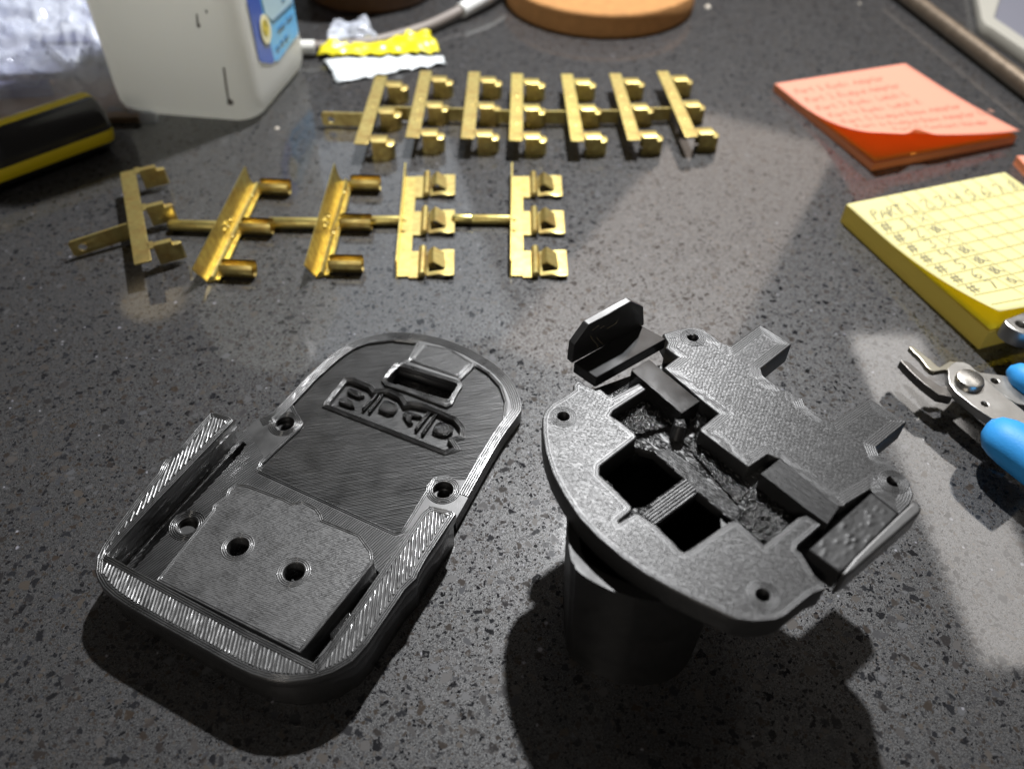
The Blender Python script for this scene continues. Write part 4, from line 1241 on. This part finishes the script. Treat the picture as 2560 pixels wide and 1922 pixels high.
o = px(1000, 85, 3)
cb = thing('cable', 'grey cable with white ends running behind the yellow wrapper', 'cable', (o.x, o.y, 0))
path = [(745, 119, 4), (790, 119, 4), (850, 117, 3.6), (930, 108, 3.4), (1000, 90, 3.4), (1070, 68, 3.6), (1120, 44, 4), (1155, 26, 5)]
mb = MB(); mb.tube([px(a, b_, c_) for a, b_, c_ in chaikin(path, 2, False)], 2.9, 14)
mb.build('sheath', plain('cable_grey', (.22, .19, .17), .5), cb, True)
mb = MB(); mb.tube([px(700, 119, 4.4), px(788, 119.5, 4.2)], 3.5, 14); mb.build('collar', plain('white_plastic', (.78, .78, .74), .4), cb, True, angle=40)
mb = MB(); mb.tube([px(1152, 28, 5), px(1215, -8, 6.5), px(1280, -50, 7)], [3.8, 4.2, 4.4], 14); mb.build('collar', plain('white_plastic_b', (.78, .79, .77), .4), cb, True, angle=40)

o = px(950, 150, 0)
wr = thing('wrapper', 'crumpled yellow and white plastic wrapper in front of the grey cable', 'wrapper', (o.x, o.y, 0))
def crumple(quad, z, amp, name, mt, parent, n=26, seed=0, edge=1.4, arch=0):
    a, b_, c_, d_ = [px(x, y, 1) for x, y in quad]
    vs = []; fs = []
    for j in range(n + 1):
        for i in range(n + 1):
            u, v = i / n, j / n
            p = a.lerp(b_, u).lerp(d_.lerp(c_, u), v)
            q = Vector((p.x * .11 + seed, p.y * .11, seed * 2.0))
            h = abs(noise.noise(q)) * amp * 1.6 + noise.noise(q * 2.7) * amp * .5 + arch * math.sin(v * math.pi) * (.6 + .4 * math.sin(u * 5 + seed))
            w = Vector((noise.noise(q * 3 + Vector((5, 0, 0))), noise.noise(q * 3 + Vector((0, 9, 0))), 0)) * edge
            vs.append((p.x + w.x, p.y + w.y, max(.1, z + h)))
    for j in range(n):
        for i in range(n):
            k = j * (n + 1) + i; fs.append((k, k + 1, k + n + 2, k + n + 1))
    mb = MB(); mb.add(vs, fs)
    ob = mb.build(name, mt, parent, True, angle=180)
    so = ob.modifiers.new('thick', 'SOLIDIFY'); so.thickness = .12 * MM
    return ob
crumple([(842, 207), (1112, 158), (1104, 138), (808, 150)], .6, 2.2, 'white_side', plain('wrapper_white', (.74, .78, .80), .3), wr, seed=1, arch=2)
crumple([(796, 148), (1100, 142), (1060, 88), (835, 120)], 2.4, 2.6, 'yellow_side', plain('wrapper_yellow', (.78, .68, .02), .3), wr, seed=2, arch=4)
crumple([(820, 128), (945, 118), (905, 78), (842, 82)], 5.0, 3.0, 'clear_flap', FILM, wr, seed=3, arch=5)

o = px(900, 30, 0)
jar = thing('brown_jar', 'dark brown round jar cut off by the top edge behind the cable', 'jar', (o.x, o.y, 0))
bc = px(905, 40, 0) + Vector((0, 37, 0))
mb = MB(); vs = []; fs = []
prof = [(33, 0), (36, 1.2), (37, 4), (37, 60), (35, 66), (30, 70), (.01, 70)]
for r_, z in prof:
    for k in range(48): vs.append((bc.x + r_ * math.cos(k * math.pi / 24), bc.y + r_ * math.sin(k * math.pi / 24), z))
for i in range(len(prof) - 1):
    for k in range(48): fs.append((i * 48 + k, i * 48 + (k + 1) % 48, (i + 1) * 48 + (k + 1) % 48, (i + 1) * 48 + k))
mb.add(vs, fs); mb.build('jar_body', plain('brown_glaze', (.09, .04, .012), .4, var=.4, bump=.1, bscale=.3), jar, True, angle=40)

r0, r1 = px(2240, -30, 5.0), px(2640, 272, 5.0)
rod = thing('rod', 'long tan metal rod lying behind the orange note pad', 'rod', (r0.x, r0.y, 0))
mb = MB(); mb.tube([r0.lerp(r1, k / 12) for k in range(13)], 4.2, 22)
mb.build('shaft', plain('tan_metal', (.24, .19, .14), .36, .75, bump=.05, bscale=.6, var=.25), rod, True, angle=60)

o = px(2500, 30, 0)
tray = thing('white_frame', 'white plastic frame with a slate grey panel in the upper right corner', 'frame', (o.x, o.y, 0))
WP = plain('white_frame_plastic', (.36, .345, .30), .42)
mb = MB()
of = xy(px, 7, [(2432, -70), (2446, 0), (2455, 46), (2464, 60), (2480, 68), (2560, 122), (2700, 220), (2760, -70)])
inn = xy(px, 7, [(2512, -46), (2500, 0), (2487, 44), (2560, 94), (2670, 168), (2690, -46)])
plate(mb, of, [inn], .2, 7, .8); fr = mb.build('frame_border', WP, tray, True, angle=40)
mb = MB(); plate(mb, offset(inn, -.6), [], .3, 5.2, .2)
mb.build('panel', plain('slate_panel', (.16, .16, .19), .4), tray)

# crumbs and bits of dust lying on the stone
CR = plain('pale_crumb', (.55, .50, .42), .6)
for x, y, s_ in ((692, 319, 1.3), (2150, 8, 1.0), (2541, 140, 1.2), (1770, 16, 2.4)):
    c = px(x, y, .4)
    mb = MB()
    vs = [(c.x + s_ * math.cos(a) * (.7 + .4 * rnd.random()), c.y + s_ * math.sin(a) * (.6 + .4 * rnd.random()), .05) for a in [k * 1.047 for k in range(6)]] + [(c.x, c.y, s_ * .7)]
    mb.add(vs, [(k, (k + 1) % 6, 6) for k in range(6)] + [list(range(5, -1, -1))])
    ob = mb.build('crumb', CR, None, True)
    ob['label'] = {692: 'pale crumb on the stone beside the foot of the white bottle', 2150: 'tiny pale crumb near the rod at the top', 2541: 'small pink crumb between rod and white frame', 1770: 'pale yellowish scrap right of the cork disc'}[x]
    ob['category'] = 'crumb'

for ob in bpy.data.objects:
    if '_o' in ob: del ob['_o']
